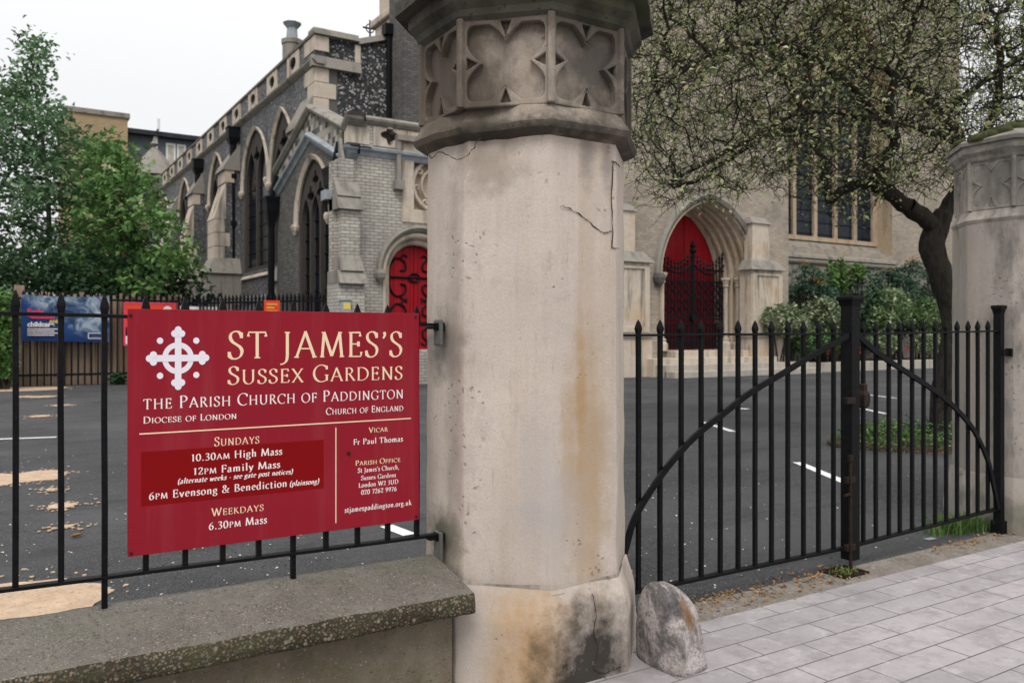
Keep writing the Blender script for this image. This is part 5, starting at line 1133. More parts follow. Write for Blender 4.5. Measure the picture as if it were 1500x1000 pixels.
# right-hand wall with the tall window
RY = 28.2; XR0 = XT1-.4; XR1 = xy(1406, RY)
wl_, wr_ = xy(1149, RY+.0), xy(1307, RY); wz0 = zy(1220, 366, RY); wzs = wz0+8.5; wza = wzs+4.6
b = MB(); b.plate([(XR0, -.1), (XR1, -.1), (XR1, wza+2.5), (XR0, wza+2.5)], [arch(wl_, wr_, wz0, wzs, wza, 12)], MY(RY), 0, 1.0, 0, 1); b.build('aisle_end_wall', [M['brick_wall'], M['stone_warm']], CH)
gothic('window', wl_+.0, wr_-.0, wz0+.55, wzs, wza, MY(RY), 5, M['stone_warm'], M['glass_blue'], .95, False, dframe=.25)
b = MB(); b.hexa([(wl_-.2, RY-.22, wz0-.55), (wr_+.3, RY-.22, wz0-.55), (wr_+.3, RY+1.2, wz0-.55), (wl_-.2, RY+1.2, wz0-.55)], [(wl_-.2, RY-.18, wz0-.42), (wr_+.3, RY-.18, wz0-.42), (wr_+.3, RY+1.2, wz0+.62), (wl_-.2, RY+1.2, wz0+.62)]); b.build('sill', M['stone_lichen'], CH)
b = MB(); b.loft([[(x, RY+y, wz0-.7+z) for y, z in ((.1, -.25), (-.05, -.25), (-.25, -.08), (-.27, .02), (.1, .2))] for x in (XR0-.3, XR1)]); b.build('string_course', M['stone_grey'], CH)
b = MB(); b.box(XR0, XR1, RY-.12, RY+.02, -.1, wz0-.93); b.build('wall_base', M['stone_grey'], CH)
b = MB(); b.box(XT1-.35, XT1+.35, TY+.1, RY, -.1, 25); b.build('return_wall', M['brick_wall'], CH)
# ================================================================== TREES AND PLANTS
def colonize(paths, att, step, di, dk, iters, jitter=.25, droop=0):
    """grow branches from limb polylines towards attraction points; returns nodes and parents"""
    nodes = []; par = []
    for pts, root in paths:
        prev = root
        for i, p in enumerate(pts):
            if i == 0 and root >= 0: continue
            nodes.append(np.array(p)); par.append(prev); prev = len(nodes)-1
    N = np.array(nodes); A = np.array(att); alive = np.ones(len(A), bool)
    near = np.full(len(A), -1); nd_ = np.full(len(A), 1e9)
    def upd(N, s):
        for k in range(s, len(N), 400):
            d = np.linalg.norm(A[:, None, :]-N[None, k:k+400, :], axis=2); j = d.argmin(1); dm = d[np.arange(len(A)), j]
            b = dm < nd_; nd_[b] = dm[b]; near[b] = j[b]+k
    upd(N, 0)
    for it in range(iters):
        act = alive & (nd_ < di)
        if not act.any(): break
        idx = near[act]; dv = A[act]-N[idx]; dv /= np.linalg.norm(dv, axis=1)[:, None]+1e-9
        acc = np.zeros((len(N), 3)); np.add.at(acc, idx, dv); who = np.unique(idx)
        d = acc[who]; d /= np.linalg.norm(d, axis=1)[:, None]+1e-9; d += rng.normal(0, jitter, d.shape); d[:, 2] -= droop
        d /= np.linalg.norm(d, axis=1)[:, None]
        new = N[who]+d*step; s = len(N); N = np.vstack([N, new]); par += list(who)
        upd(N, s); alive &= nd_ > dk
        if len(N) > 15000: break
    return N, np.array(par)
def radii(N, par, tip, p=2.3, cap=.2):
    r = np.full(len(N), tip**p); ch = np.zeros(len(N), int)
    for i in range(len(N)-1, -1, -1):
        if par[i] >= 0: ch[par[i]] += 1
    acc = np.zeros(len(N))
    for i in range(len(N)-1, -1, -1):
        v = acc[i] if acc[i] > 0 else tip**p
        r[i] = v
        if par[i] >= 0: acc[par[i]] += v
    return np.minimum(r**(1/p), cap), ch
def limb_mesh(b, N, par, rad, sides=lambda r: 7 if r > .05 else (5 if r > .02 else 3)):
    for i in range(len(N)):
        j = par[i]
        if j < 0: continue
        p, q = Vector(N[j]), Vector(N[i]); d = (q-p)
        if d.length < 1e-6: continue
        d.normalize(); u = d.orthogonal().normalized(); v = d.cross(u); n = sides(rad[i]); r0 = min(rad[j], rad[i]*1.35); r1 = rad[i]
        o = len(b.v)
        for c_, r_ in ((p, r0), (q+d*r1*.3, r1)):
            for k in range(n):
                a = 2*math.pi*k/n; w_ = c_+u*(r_*math.cos(a))+v*(r_*math.sin(a)); b.v.append((w_.x, w_.y, w_.z))
        for k in range(n): b.f.append((o+k, o+(k+1) % n, o+n+(k+1) % n, o+n+k)); b.m.append(0)
def leaf_mesh(name, pts, size, mat, parent, aspect=.55, fold=.25, up=.4, mats=None, pick=None, jit=.4):
    """thousands of small folded leaves at the given points"""
    n = len(pts); pts = np.asarray(pts, float)
    nrm = rng.normal(0, 1, (n, 3)); nrm[:, 2] = np.abs(nrm[:, 2])+up; nrm /= np.linalg.norm(nrm, axis=1)[:, None]
    t_ = rng.normal(0, 1, (n, 3)); t_ -= nrm*(t_*nrm).sum(1)[:, None]; t_ /= np.linalg.norm(t_, axis=1)[:, None]; s_ = np.cross(nrm, t_)
    L_ = size*(1+rng.uniform(-jit, jit, n))[:, None]; Wd = L_*aspect*.5
    v0 = pts; v1 = pts+t_*L_*.5+s_*Wd+nrm*L_*fold*.4; v2 = pts+t_*L_-nrm*L_*.10; v3 = pts+t_*L_*.5-s_*Wd+nrm*L_*fold*.4
    V = np.stack([v0, v1, v2, v3], 1).reshape(-1, 3)
    if parent is not None: V = V-np.array(parent.location)
    me = bpy.data.meshes.new(name); me.vertices.add(4*n); me.vertices.foreach_set('co', V.astype(np.float32).ravel())
    me.loops.add(6*n); base = np.arange(n)[:, None]*4
    me.loops.foreach_set('vertex_index', (base+np.array([0, 1, 2, 0, 2, 3])).ravel().astype(np.int32))
    me.polygons.add(2*n); me.polygons.foreach_set('loop_start', np.arange(0, 6*n, 3, dtype=np.int32)); me.polygons.foreach_set('loop_total', np.full(2*n, 3, np.int32))
    for m_ in (mats or [mat]): me.materials.append(m_)
    if pick is not None: me.polygons.foreach_set('material_index', np.repeat(pick, 2).astype(np.int32))
    me.update(calc_edges=True); me.validate()
    o = bpy.data.objects.new(name, me); sc.collection.objects.link(o)
    if parent is not None: o.parent = parent
    return o
# ------------------------------------------------------------------ old tree right of the gate, tangled twigs and few leaves
D0 = 13.0
T0 = PD(1386, 642, D0); tr = thing('tree', 'old gnarled dark tree with tangled twiggy crown behind the gate', 'tree', (T0.x, T0.y, 0))
def path(pts): return cat_rom([PD(x, y, D) for x, y, D in pts], 4)
trunk = path([(1386, 648, 13), (1388, 600, 13), (1392, 550, 13), (1398, 500, 13), (1396, 455, 13), (1378, 405, 13), (1366, 365, 13), (1372, 335, 13), (1384, 312, 13)])
def ribbed(b, pts, r0, n=14, amp=.10, seed=0):
    rings = []
    for i, p in enumerate(pts):
        d = (pts[min(i+1, len(pts)-1)]-pts[max(0, i-1)]).normalized(); u = (Vector((0, 1, 0))-d*d.y).normalized(); v = d.cross(u); rr = r0[i]
        ring = []
        for k in range(n):
            a = 2*math.pi*k/n; c_ = u*math.cos(a)+v*math.sin(a); s = 1+amp*mnoise.noise(Vector((c_.x*2.2+seed, c_.y*2.2, i*.28)))+amp*.7*mnoise.noise(Vector((c_.x*6, c_.y*6, i*.5+seed)))
            ring.append(p+c_*rr*s)
        rings.append(ring)
    b.loft(rings)
b = MB(); m_ = len(trunk)
tr_r = [.27-.0*i for i in range(m_)]
tr_r = np.interp(np.linspace(0, 1, m_), [0, .12, .35, .55, .75, .9, 1], [.32, .25, .20, .175, .175, .165, .13])
ribbed(b, trunk, tr_r, 16, .22)
limbs = [  # main limbs: pixel x, pixel y, distance
 [(1372, 335, 13), (1340, 310, 12.9), (1305, 285, 12.8), (1284, 262, 12.7), (1290, 240, 12.6), (1310, 205, 12.4), (1300, 150, 12.2)],
 [(1305, 285, 12.8), (1262, 268, 12.9), (1232, 282, 13), (1212, 292, 13), (1208, 250, 13.1), (1195, 215, 13.2), (1150, 190, 13.2), (1080, 225, 13.2), (1030, 260, 13.2), (985, 275, 13.2)],
 [(1372, 335, 13), (1390, 300, 13), (1412, 262, 13), (1408, 210, 13.2), (1380, 170, 13.4), (1330, 120, 13.6), (1270, 90, 13.8)],
 [(1412, 262, 13), (1445, 200, 12.8), (1465, 120, 12.6), (1460, 40, 12.5)],
 [(1408, 210, 13.2), (1340, 185, 12.4), (1260, 170, 12), (1190, 160, 11.8), (1120, 190, 11.7), (1050, 230, 11.8), (985, 265, 12)],
 [(1310, 205, 12.4), (1250, 130, 12.2), (1180, 80, 12), (1130, 60, 12), (1040, 80, 12), (970, 130, 12)],
 [(1195, 215, 13.2), (1170, 150, 13.4), (1140, 100, 13.6), (1115, 30, 13.8), (1112, -30, 14)],
 [(1300, 150, 12.2), (1330, 60, 12), (1360, -30, 12)],
 [(1380, 170, 13.4), (1440, 120, 14), (1500, 80, 14.5)]]
paths = [([tuple(p) for p in trunk], -1)]
allp = list(trunk); cnt = len(trunk); pidx = cnt
nodes_so_far = [np.array(p) for p in trunk]
for L_ in limbs:
    pts = path(L_); pts = [p+Vector((random.uniform(-.018, .018), random.uniform(-.02, .02), random.uniform(-.018, .018))) for p in pts]
    root = int(np.argmin([np.linalg.norm(q-np.array(pts[0])) for q in nodes_so_far]))
    paths.append(([tuple(nodes_so_far[root])]+[tuple(p) for p in pts[1:]], root)); nodes_so_far += [np.array(p) for p in pts[1:]]
att = []
lowx = [905, 930, 960, 1000, 1060, 1120, 1180, 1240, 1300, 1350, 1400, 1450, 1520, 1640]; lowy = [265, 288, 302, 305, 292, 282, 300, 318, 300, 285, 285, 240, 200, 170]
while len(att) < 5600:
    x = random.uniform(905, 1640); y = random.uniform(-170, 320); D = random.gauss(12.9, 1.25)
    if y > np.interp(x, lowx, lowy)-random.random()**2*60: continue
    if y > 190 and random.random() < .25: continue
    edge = (x-905)/(60+max(0, (80-y))*.35)
    if edge < 1 and random.random() > .35+edge*.65: continue
    att.append(tuple(PD(x, y, D)))
N, par = colonize(paths, att, .16, 1.6, .20, 80, .33, .03)
rad, ch = radii(N, par, .0062, 2.35, .20)
rad[:m_] = .01
for k in range(m_, len(rad)): rad[k] = min(rad[k], .05)
LR = [(.15, .06), (.085, .03), (.14, .05), (.08, .04), (.07, .025), (.06, .03), (.06, .035), (.06, .04), (.06, .035), (.05, .02)]
k = m_
for (pts_, _r), (ra, rb) in zip(paths[1:], LR):
    c_ = len(pts_)-1
    for i in range(c_): rad[k+i] = max(ra+(rb-ra)*(i/c_)**.8, min(rad[k+i], .05))*(1+.12*mnoise.noise(Vector(pts_[i+1])*3))
    k += c_
limb_mesh(b, N, par, rad)
trunk_o = b.build('trunk', M['bark'], tr, smooth=True, fix=False)
# fine crooked twigs and the leaves on them
b = MB(); lf = []
tips = [i for i in range(m_, len(N)) if rad[i] < .022]
for i in tips:
    for _ in range(3 if ch[i] == 0 else (2 if random.random() < .45 else 1)):
        p = Vector(N[i]); d = Vector(N[i]-N[par[i]]).normalized()+Vector(rng.normal(0, .8, 3)); d.normalize(); pts = [p]; L0 = random.uniform(.06, .125)
        for k in range(random.choice((3, 4, 5))):
            d = (d+Vector(rng.normal(0, .42, 3))).normalized(); p = p+d*L0; pts.append(p.copy())
            if random.random() < .8: lf.append(p+Vector(rng.normal(0, .02, 3)))
        n_ = len(pts); rr = [.0060*(1-.55*k/(n_-1)) for k in range(n_)]; o_ = len(b.v)
        b.tube(pts, rr, 3, caps=False)
b.build('twigs', M['bark'], tr, fix=False)
lf = np.array([tuple(p) for p in lf]); print('tree', len(N), len(tips), 'leaves', len(lf))
cl = np.concatenate([lf+rng.normal(0, .03, lf.shape), lf[rng.random(len(lf)) < .10]+rng.normal(0, .04, 3)])
leaf_mesh('crown', cl, .062, M['leaf_apple'], tr, .5, jit=.6)
# ------------------------------------------------------------------ the two leafy trees on the left
def leafy(name, label, x0, trunk_px, D, region, natt, leafmat, leaf_size, per, tip, step, spread, extra=None, barkm='bark_pale', droop=0.0, dsp=1.3, trr=.16):
    base = PD(*trunk_px[0], D); t = thing(name, label, 'tree', (base.x, base.y, 0), 'leafy trees behind the timber fence')
    tk = cat_rom([PD(x, y, D) for x, y in trunk_px], 5); tk[0].z = -.1
    att = []
    while len(att) < natt:
        x = random.uniform(region[0], region[1]); y = random.uniform(region[2], region[3]); k = region[4](x, y)
        if random.random() > k: continue
        att.append(tuple(PD(x, y, D+random.gauss(0, dsp))))
    N, par = colonize([([tuple(p) for p in tk], -1)], att, step, 6, step*1.5, 60, .22, droop)
    rad, ch = radii(N, par, tip, 2.4, trr)
    b = MB(); limb_mesh(b, N, par, rad); b.build('trunk', M[barkm], t, smooth=True, fix=False)
    pts = []
    for i in range(len(tk), len(N)):
        if rad[i] > tip*3.2: continue
        for _ in range(per): pts.append(N[i]+rng.normal(0, spread, 3)*(1, 1, .75))
    leaf_mesh('crown', pts, leaf_size, M[leafmat], t, .55)
    print(name, len(N), len(pts))
    if extra:
        idx = [i for i in range(len(tk), len(N)) if ch[i] == 0]; random.shuffle(idx); q = []
        for i in idx[:extra]:
            c_ = N[i]+np.array([0, -.25, .1])
            for _ in range(10): q.append(c_+rng.normal(0, .08, 3))
        leaf_mesh('blossom', q, .13, M['blossom'], t, .8)
    return t
def reg1(x, y):
    top = np.interp(x, [-160, -60, 0, 20, 45, 60, 80, 105, 125, 150, 175, 215, 240], [180, 130, 100, 120, 55, 62, 150, 160, 175, 215, 230, 300, 400])
    return 0 if y < top else (.45 if y < top+50 else 1)
leafy('tree', 'tall feathery green tree behind the left end of the timber fence', 0, [(68, 560), (70, 480), (72, 380), (70, 280), (60, 190), (48, 100), (45, 70)], 34, (-160, 235, 55, 425, reg1), 2300, 'leaf_birch', .24, 30, .014, .55, .38, trr=.20)
def reg2(x, y):
    top = np.interp(x, [105, 130, 150, 175, 200, 240, 262, 275], [300, 225, 205, 215, 232, 290, 320, 350]); bot = np.interp(x, [120, 240, 275], [440, 438, 420])
    return 0 if (y < top or y > bot) else 1
leafy('tree', 'brighter green tree with cream blossom against the nave wall', 0, [(190, 560), (192, 470), (188, 400), (182, 330), (176, 260), (172, 225)], 31.5, (105, 278, 205, 440, reg2), 950, 'leaf_lime', .26, 24, .013, .5, .30, 34, trr=.16)
# ------------------------------------------------------------------ shrubs
def shrub(name, label, cat, blobs, n, leafmat, size, group=None, stems=True, mats=None, pickp=None, hollow=.62, asp=.6):
    """leaves through the outer volume of uneven lobes; blobs: (centre, radii)"""
    c0 = Vector(blobs[0][0]); t = thing(name, label, cat, (c0.x, c0.y, 0), group); pts = []
    tot = sum(r[0]*r[2] for _, r in blobs)
    for c_, r in blobs:
        k = int(n*r[0]*r[2]/tot); d = rng.normal(0, 1, (k, 3)); d /= np.linalg.norm(d, axis=1)[:, None]
        lump = np.array([1+.22*mnoise.noise(Vector(q*2.3)+Vector(c_))+.14*mnoise.noise(Vector(q*6)+Vector(c_)) for q in d])
        rr = (hollow+(1-hollow)*rng.random(k)**.5)*lump; pts.append(np.array(c_)+d*rr[:, None]*np.array(r))
    pts = np.vstack(pts); pts = pts[pts[:, 2] > .03]
    pk = None
    if mats: pk = (rng.random(len(pts)) < pickp).astype(int)
    leaf_mesh('foliage', pts, size, M[leafmat], t, asp, mats=[M[q] for q in mats] if mats else None, pick=pk)
    if stems:
        b = MB()
        for c_, r in blobs:
            for _ in range(5):
                e_ = Vector(c_)+Vector((random.uniform(-.5, .5)*r[0], random.uniform(-.5, .5)*r[1], random.uniform(-.2, .4)*r[2])); s = Vector((c_[0]+random.uniform(-.15, .15), c_[1]+random.uniform(-.15, .15), 0))
                b.tube([s, s.lerp(e_, .5)+Vector((random.uniform(-.1, .1), 0, 0)), e_], [.05, .035, .02], 5)
        b.build('stem', M['bark'], t, fix=False)
    return t
def pb(px, py, Y, wpx, hpx, dep=1.0):
    p = P(px, py, Y=Y); r = ray(px, py); D = Y/r[1]; return (p, (wpx/F*D/2*1.05, wpx/F*D/2*dep, hpx/F*D/2))
HP = 25.6
GV = 'variegated shrubs in the planting bed'
shrub('variegated_shrub', 'variegated shrub spilling over the left end of the bed beside the portal steps', 'shrub', [pb(1146, 470, 24.4, 62, 46), pb(1165, 478, 24.6, 40, 40)], 2600, 'leaf_varieg', .17, GV)
shrub('variegated_shrub', 'large domed variegated shrub directly left of the gate closing post', 'shrub', [pb(1208, 467, HP, 66, 62), pb(1222, 478, HP, 40, 45)], 3000, 'leaf_varieg', .17, GV)
shrub('variegated_shrub', 'yellowish green round shrub right of the gate closing post', 'shrub', [pb(1302, 450, HP+.3, 62, 58), pb(1290, 470, HP, 40, 40)], 2800, 'leaf_varieg', .18, GV, mats=['leaf_varieg', 'leaf_fresh'], pickp=.4)
shrub('variegated_shrub', 'clipped dense green shrub nearest the tree trunk', 'shrub', [pb(1362, 460, HP, 56, 50), pb(1345, 468, HP, 36, 36)], 2600, 'leaf_varieg', .15, GV, mats=['leaf_varieg', 'leaf_fresh'], pickp=.5)
shrub('low_shrub', 'low pale variegated plant at the kerb below the yellowish round shrub', 'shrub', [pb(1290, 502, HP-.9, 44, 30)], 1200, 'leaf_varieg', .15, GV, False)
shrub('low_shrub', 'low pale variegated plant at the kerb beside the tree trunk', 'shrub', [pb(1356, 502, HP-.9, 46, 32)], 1200, 'leaf_varieg', .15, GV, False)
shrub('ivy', 'green ivy trailing low below the domed shrub', 'ivy', [pb(1178, 500, HP-.8, 80, 36), pb(1225, 505, HP-.8, 50, 26)], 2000, 'leaf_fresh', .16, None, False, mats=['leaf_dark', 'leaf_fresh'], pickp=.4)
shrub('backing_shrub', 'dark green shrubbery against the wall behind the variegated shrubs', 'shrub', [pb(1190, 445, 27, 80, 90), pb(1255, 440, 27, 80, 100), pb(1320, 450, 27, 80, 90), pb(1385, 450, 27, 90, 80), pb(1255, 490, 26.4, 60, 60)], 9000, 'leaf_dark', .2, None, mats=['leaf_dark', 'leaf_mahonia'], pickp=.4, hollow=.4)
def mahonia(label, px, py, Y, k, n, fl):
    p0 = Vector(P(px, py, Y=Y)); t = thing('mahonia', label, 'shrub', (p0.x, p0.y, 0), 'mahonias in the planting bed'); pts = []; fpts = []; b = MB()
    for s in range(n):
        tip = p0+Vector((random.uniform(-1, 1)*k, random.uniform(-.5, .5)*k, random.uniform(-.9, .25)*k)); base = Vector((p0.x+random.uniform(-.3, .3), p0.y, 0))
        b.tube([base, base.lerp(tip, .6)+Vector((0, 0, .15)), tip], [.04, .03, .02], 5)
        for f in range(11):
            a = f*2.4; d = Vector((math.cos(a), math.sin(a), .35)).normalized()
            for j in range(1, 9):
                q = tip+d*(j*.10)+Vector((0, 0, -.010*j*j)); w_ = Vector((-d.y, d.x, 0))
                for sg in (1, -1): pts.append(tuple(q+w_*sg*.07+Vector(rng.normal(0, .02, 3))))
        if fl and s % 2 == 0:
            for f in range(7):
                a = f*.9; d = Vector((math.cos(a), math.sin(a), 1.0)).normalized()
                for j in range(12): fpts.append(tuple(tip+d*j*.035+Vector(rng.normal(0, .018, 3))))
    b.build('stem', M['bark'], t, fix=False); leaf_mesh('foliage', pts, .15, M['leaf_mahonia'], t, .55)
    if fpts: leaf_mesh('flower_spike', fpts, .075, M['flower_orange'], t, .8)
mahonia('blue green mahonia with orange flower spikes nearest the portal', 1180, 398, 26.6, 1.0, 9, True)
mahonia('mahonia with orange flower spike to the right of the pale leafy shoots', 1312, 392, 26.8, 1.1, 9, True)
mahonia('mahonia half hidden behind the leaning tree trunk', 1375, 398, 26.9, .9, 7, True)
shrub('leafy_shoots', 'fresh green upright shoots between the orange flowered mahonias', 'shrub', [pb(1218, 410, 26.4, 18, 60), pb(1232, 405, 26.5, 20, 60), pb(1255, 398, 26.5, 26, 30), pb(1205, 420, 26.4, 18, 50)], 1000, 'leaf_fresh', .2, None, hollow=.2)
pts = []
for px, py in ((1233, 514), (1240, 512), (1258, 513), (1334, 514), (1330, 511), (1210, 514)):
    p = np.array(P(px, py, Y=HP-1.05)); pts += [p+rng.normal(0, .07, 3) for _ in range(14)]
tag(leaf_mesh('bedding_flowers', pts, .10, M['flower_red'], None, .9), 'small red bedding flowers along the planting bed kerb', 'flowers', kind='stuff')
kb = MB(); x0, x1 = xy(1150, 24.0), xy(1450, 24.3)
kk = x0
while kk < x1: w_ = random.uniform(1.1, 1.5); kb.box(kk, kk+w_-.015, 24.05, 24.4, -.1, .42+random.uniform(-.01, .01)); kk += w_
kerb = kb.build('planting_bed_kerb', M['stone_step'], loc=(x0, 24.05, 0), bevel=.03); tag(kerb, 'low pale stone kerb edging the planting bed under the tall window', 'kerb')
struct(MB().box(x0, x1+4, 24.4, 28.1, -.1, .36).build('planting_bed_soil', M['soil']))
# ------------------------------------------------------------------ ground plants near the gate
def blades(name, label, spots, n, h, mat, sp):
    b = MB()
    for _ in range(n):
        c_ = random.choice(spots); x = c_[0]+random.gauss(0, sp[0]); y = c_[1]+random.gauss(0, sp[1]); hh = h*random.uniform(.4, 1.1); a = random.uniform(0, 6.28); l = random.uniform(.15, .8)*hh
        dx, dy = math.cos(a), math.sin(a); w_ = .004
        o = len(b.v); b.v += [(x-dy*w_, y+dx*w_, -.005), (x+dy*w_, y-dx*w_, -.005), (x+dx*l*.35+dy*w_*.8, y+dy*l*.35-dx*w_*.8, hh*.6), (x+dx*l*.35-dy*w_*.8, y+dy*l*.35+dx*w_*.8, hh*.6), (x+dx*l, y+dy*l, hh*.92)]
        b.f += [(o, o+1, o+2, o+3), (o+3, o+2, o+4)]; b.m += [0, 0]
    return tag(b.build(name, M[mat], fix=False), label, 'grass', kind='stuff')
g0 = P(1420, 778, Z=0); blades('grass_tuft', 'bright green grass tuft under the right gate leaf by the hinge post', [(g0[0], g0[1]+.05), (g0[0]-.12, g0[1]+.1), (g0[0]+.15, g0[1]+.06)], 900, .15, 'grass', (.13, .06))
g1 = P(1238, 838, Z=0); blades('grass_tuft', 'few green weeds in the rusty bolt socket', [g1], 70, .05, 'grass', (.05, .04))
g1 = P(960, 543, Z=0); blades('grass_tuft', 'thin green grass at the left end of the portal steps', [(g1[0]-.4, g1[1]), (g1[0], g1[1])], 300, .35, 'grass', (.25, .1))
sl_ = []
for k in range(26):
    x = np.interp(k/25, [0, .3, 1], [1268, 1300, 1440]); y = np.interp(k/25, [0, .3, 1], [655, 662, 690]); p = P(x, y, Z=0); sl_.append(p)
bedc = P(1372, 650, Z=0)
b = MB(); ring = [(bedc[0]+a*math.cos(q)*1.5*(1+.12*math.sin(3*q)), bedc[1]+.25+math.sin(q)*1.05*(1+.1*math.cos(2*q))) for a, q in [(1.0, j*math.pi/14) for j in range(28)]]
b.plate(ring, [], lambda u, v, d: (u, v, d), .005, .05); struct(b.build('tree_bed_soil', M['soil']))
pts = []
for _ in range(2600):
    q = random.uniform(0, 6.28); s = random.random()**.4; pts.append((bedc[0]+1.42*s*math.cos(q), bedc[1]+.25+.98*s*math.sin(q), random.random()**1.3*.30*(1.15-s*.5)*(1+.5*mnoise.noise(Vector((math.cos(q)*3*s, math.sin(q)*3*s, 0)))) +.03))
tag(leaf_mesh('ground_cover', pts, .065, M['leaf_fresh'], None, .5, mats=[M['leaf_fresh'], M['leaf_dark'], M['grass']], pick=rng.integers(0, 3, len(pts))), 'leafy green ground cover round the foot of the old tree', 'ground cover', kind='stuff')
pts = []
for _ in range(420):
    q = random.uniform(3.0, 6.4); s = random.uniform(.98, 1.12); pts.append((bedc[0]+1.5*s*math.cos(q)*(1+.12*math.sin(3*q)), bedc[1]+.25+1.05*s*math.sin(q), .012))
for _ in range(500):
    x = random.uniform(3.0, 5.0); pts.append((x, random.choice((3.60, 3.5, 3.66))+random.gauss(0, .05), .004+random.random()*.008))
for _ in range(160):
    x = random.uniform(5.9, 7.0); pts.append((x, 3.58+random.gauss(0, .05), .004+random.random()*.01))
tag(leaf_mesh('leaf_litter', pts, .028, M['litter'], None, .5, up=3), 'brown leaf litter along the gate threshold and round the tree bed', 'leaf litter', kind='stuff')
pts = []
for _ in range(900):
    px = random.uniform(-50, 1500); py = 560+(random.random()**.7)*330; p = P(px, py, Z=0)
    if p[1] < 3.8 or p[1] > 22: continue
    pts.append((p[0], p[1], .003))
tag(leaf_mesh('fallen_petals', pts, .022, M['petal'], None, .7, up=3), 'tiny pale petals scattered over the dark asphalt', 'petals', kind='stuff')
# sand patches and single fallen leaves
SZ = [0.0]
def sand(px, py, rx, ry):
    p = P(px, py, Z=0); b = MB(); sd = random.random()*9
    ring = [(p[0]+rx*math.cos(q)*(1+.25*mnoise.noise(Vector((math.cos(q)*1.7, math.sin(q)*1.7, sd)))+.10*mnoise.noise(Vector((math.cos(q)*7, math.sin(q)*7, sd)))), p[1]+ry*math.sin(q)*(1+.25*mnoise.noise(Vector((math.cos(q)*1.7, math.sin(q)*1.7, sd+3))))) for q in [j*math.pi/48 for j in range(96)]]
    ring = [(x+.035*mnoise.noise(Vector((x*25, y*25, 1))), y+.02*mnoise.noise(Vector((x*25, y*25, 5)))) for x, y in ring]
    b.plate(ring, [], lambda u, v, d: (u, v, d), -.003, .0045)
    for _ in range(int(30+60*rx)):
        q = random.choice(ring); dd = abs(random.gauss(0, .10+.12*rx)); a0 = math.atan2(q[1]-p[1], q[0]-p[0]); r_ = random.uniform(.004, .022)
        c_ = (q[0]+dd*math.cos(a0)+random.gauss(0, .02), q[1]+dd*math.sin(a0)+random.gauss(0, .02))
        b.plate([(c_[0]+r_*random.uniform(.6, 1.2)*math.cos(j*.9), c_[1]+r_*random.uniform(.6, 1.2)*math.sin(j*.9)) for j in range(7)], [], lambda u, v, d: (u, v, d), -.003, .0035)
    o = b.build('sand_patch', M['sand']); SZ[0] += .0008; o.location.z = SZ[0]; return struct(o)
sand(10, 885, .50, .55); sand(55, 697, .30, .42); sand(2, 703, .28, .45); sand(20, 570, 1.6, 1.0); sand(90, 741, .12, .12); sand(62, 581, .35, .3); sand(37, 581, .22, .25); sand(96, 772, .05, .06); sand(76, 718, .05, .08); sand(90, 594, .2, .2); sand(58, 610, .2, .2)
for px, py, s, lb in ((112, 786, .055, 'curled brown leaf lying on the asphalt behind the railing bars'), (1198, 644, .06, 'dry brown leaf on the asphalt seen through the left gate leaf')):
    p = Vector(P(px, py, Z=0)); b = MB(); ang = .4
    rows = [[(p.x+s*(u-.5)*2*math.cos(ang)-s*.5*v*w_*math.sin(ang), p.y+s*(u-.5)*2*math.sin(ang)+s*.5*v*w_*math.cos(ang), .006+s*.35*v*v*w_+s*.25*(u-.5)**2*2) for v in (-1, -.5, 0, .5, 1)] for u, w_ in ((0, .05), (.2, .7), (.45, 1), (.7, .8), (.9, .35), (1, .05))]
    for i in range(5):
        for j in range(4): b.add([rows[i][j], rows[i][j+1], rows[i+1][j+1], rows[i+1][j]], [(0, 1, 2, 3)])
    tag(b.build('fallen_leaf', M['litter'], loc=p), lb, 'fallen leaf')
p = Vector(P(1362, 789, Z=0)); tag(MB().hexa([(p.x-.05, p.y-.02, .001), (p.x+.05, p.y-.03, .001), (p.x+.055, p.y+.02, .001), (p.x-.04, p.y+.03, .001)], [(p.x-.05, p.y-.02, .003), (p.x+.05, p.y-.03, .003), (p.x+.055, p.y+.02, .004), (p.x-.04, p.y+.03, .003)]).build('paper_scrap', M['lead'], loc=p), 'pale blue scrap of paper on the ground under the right gate leaf', 'paper scrap')

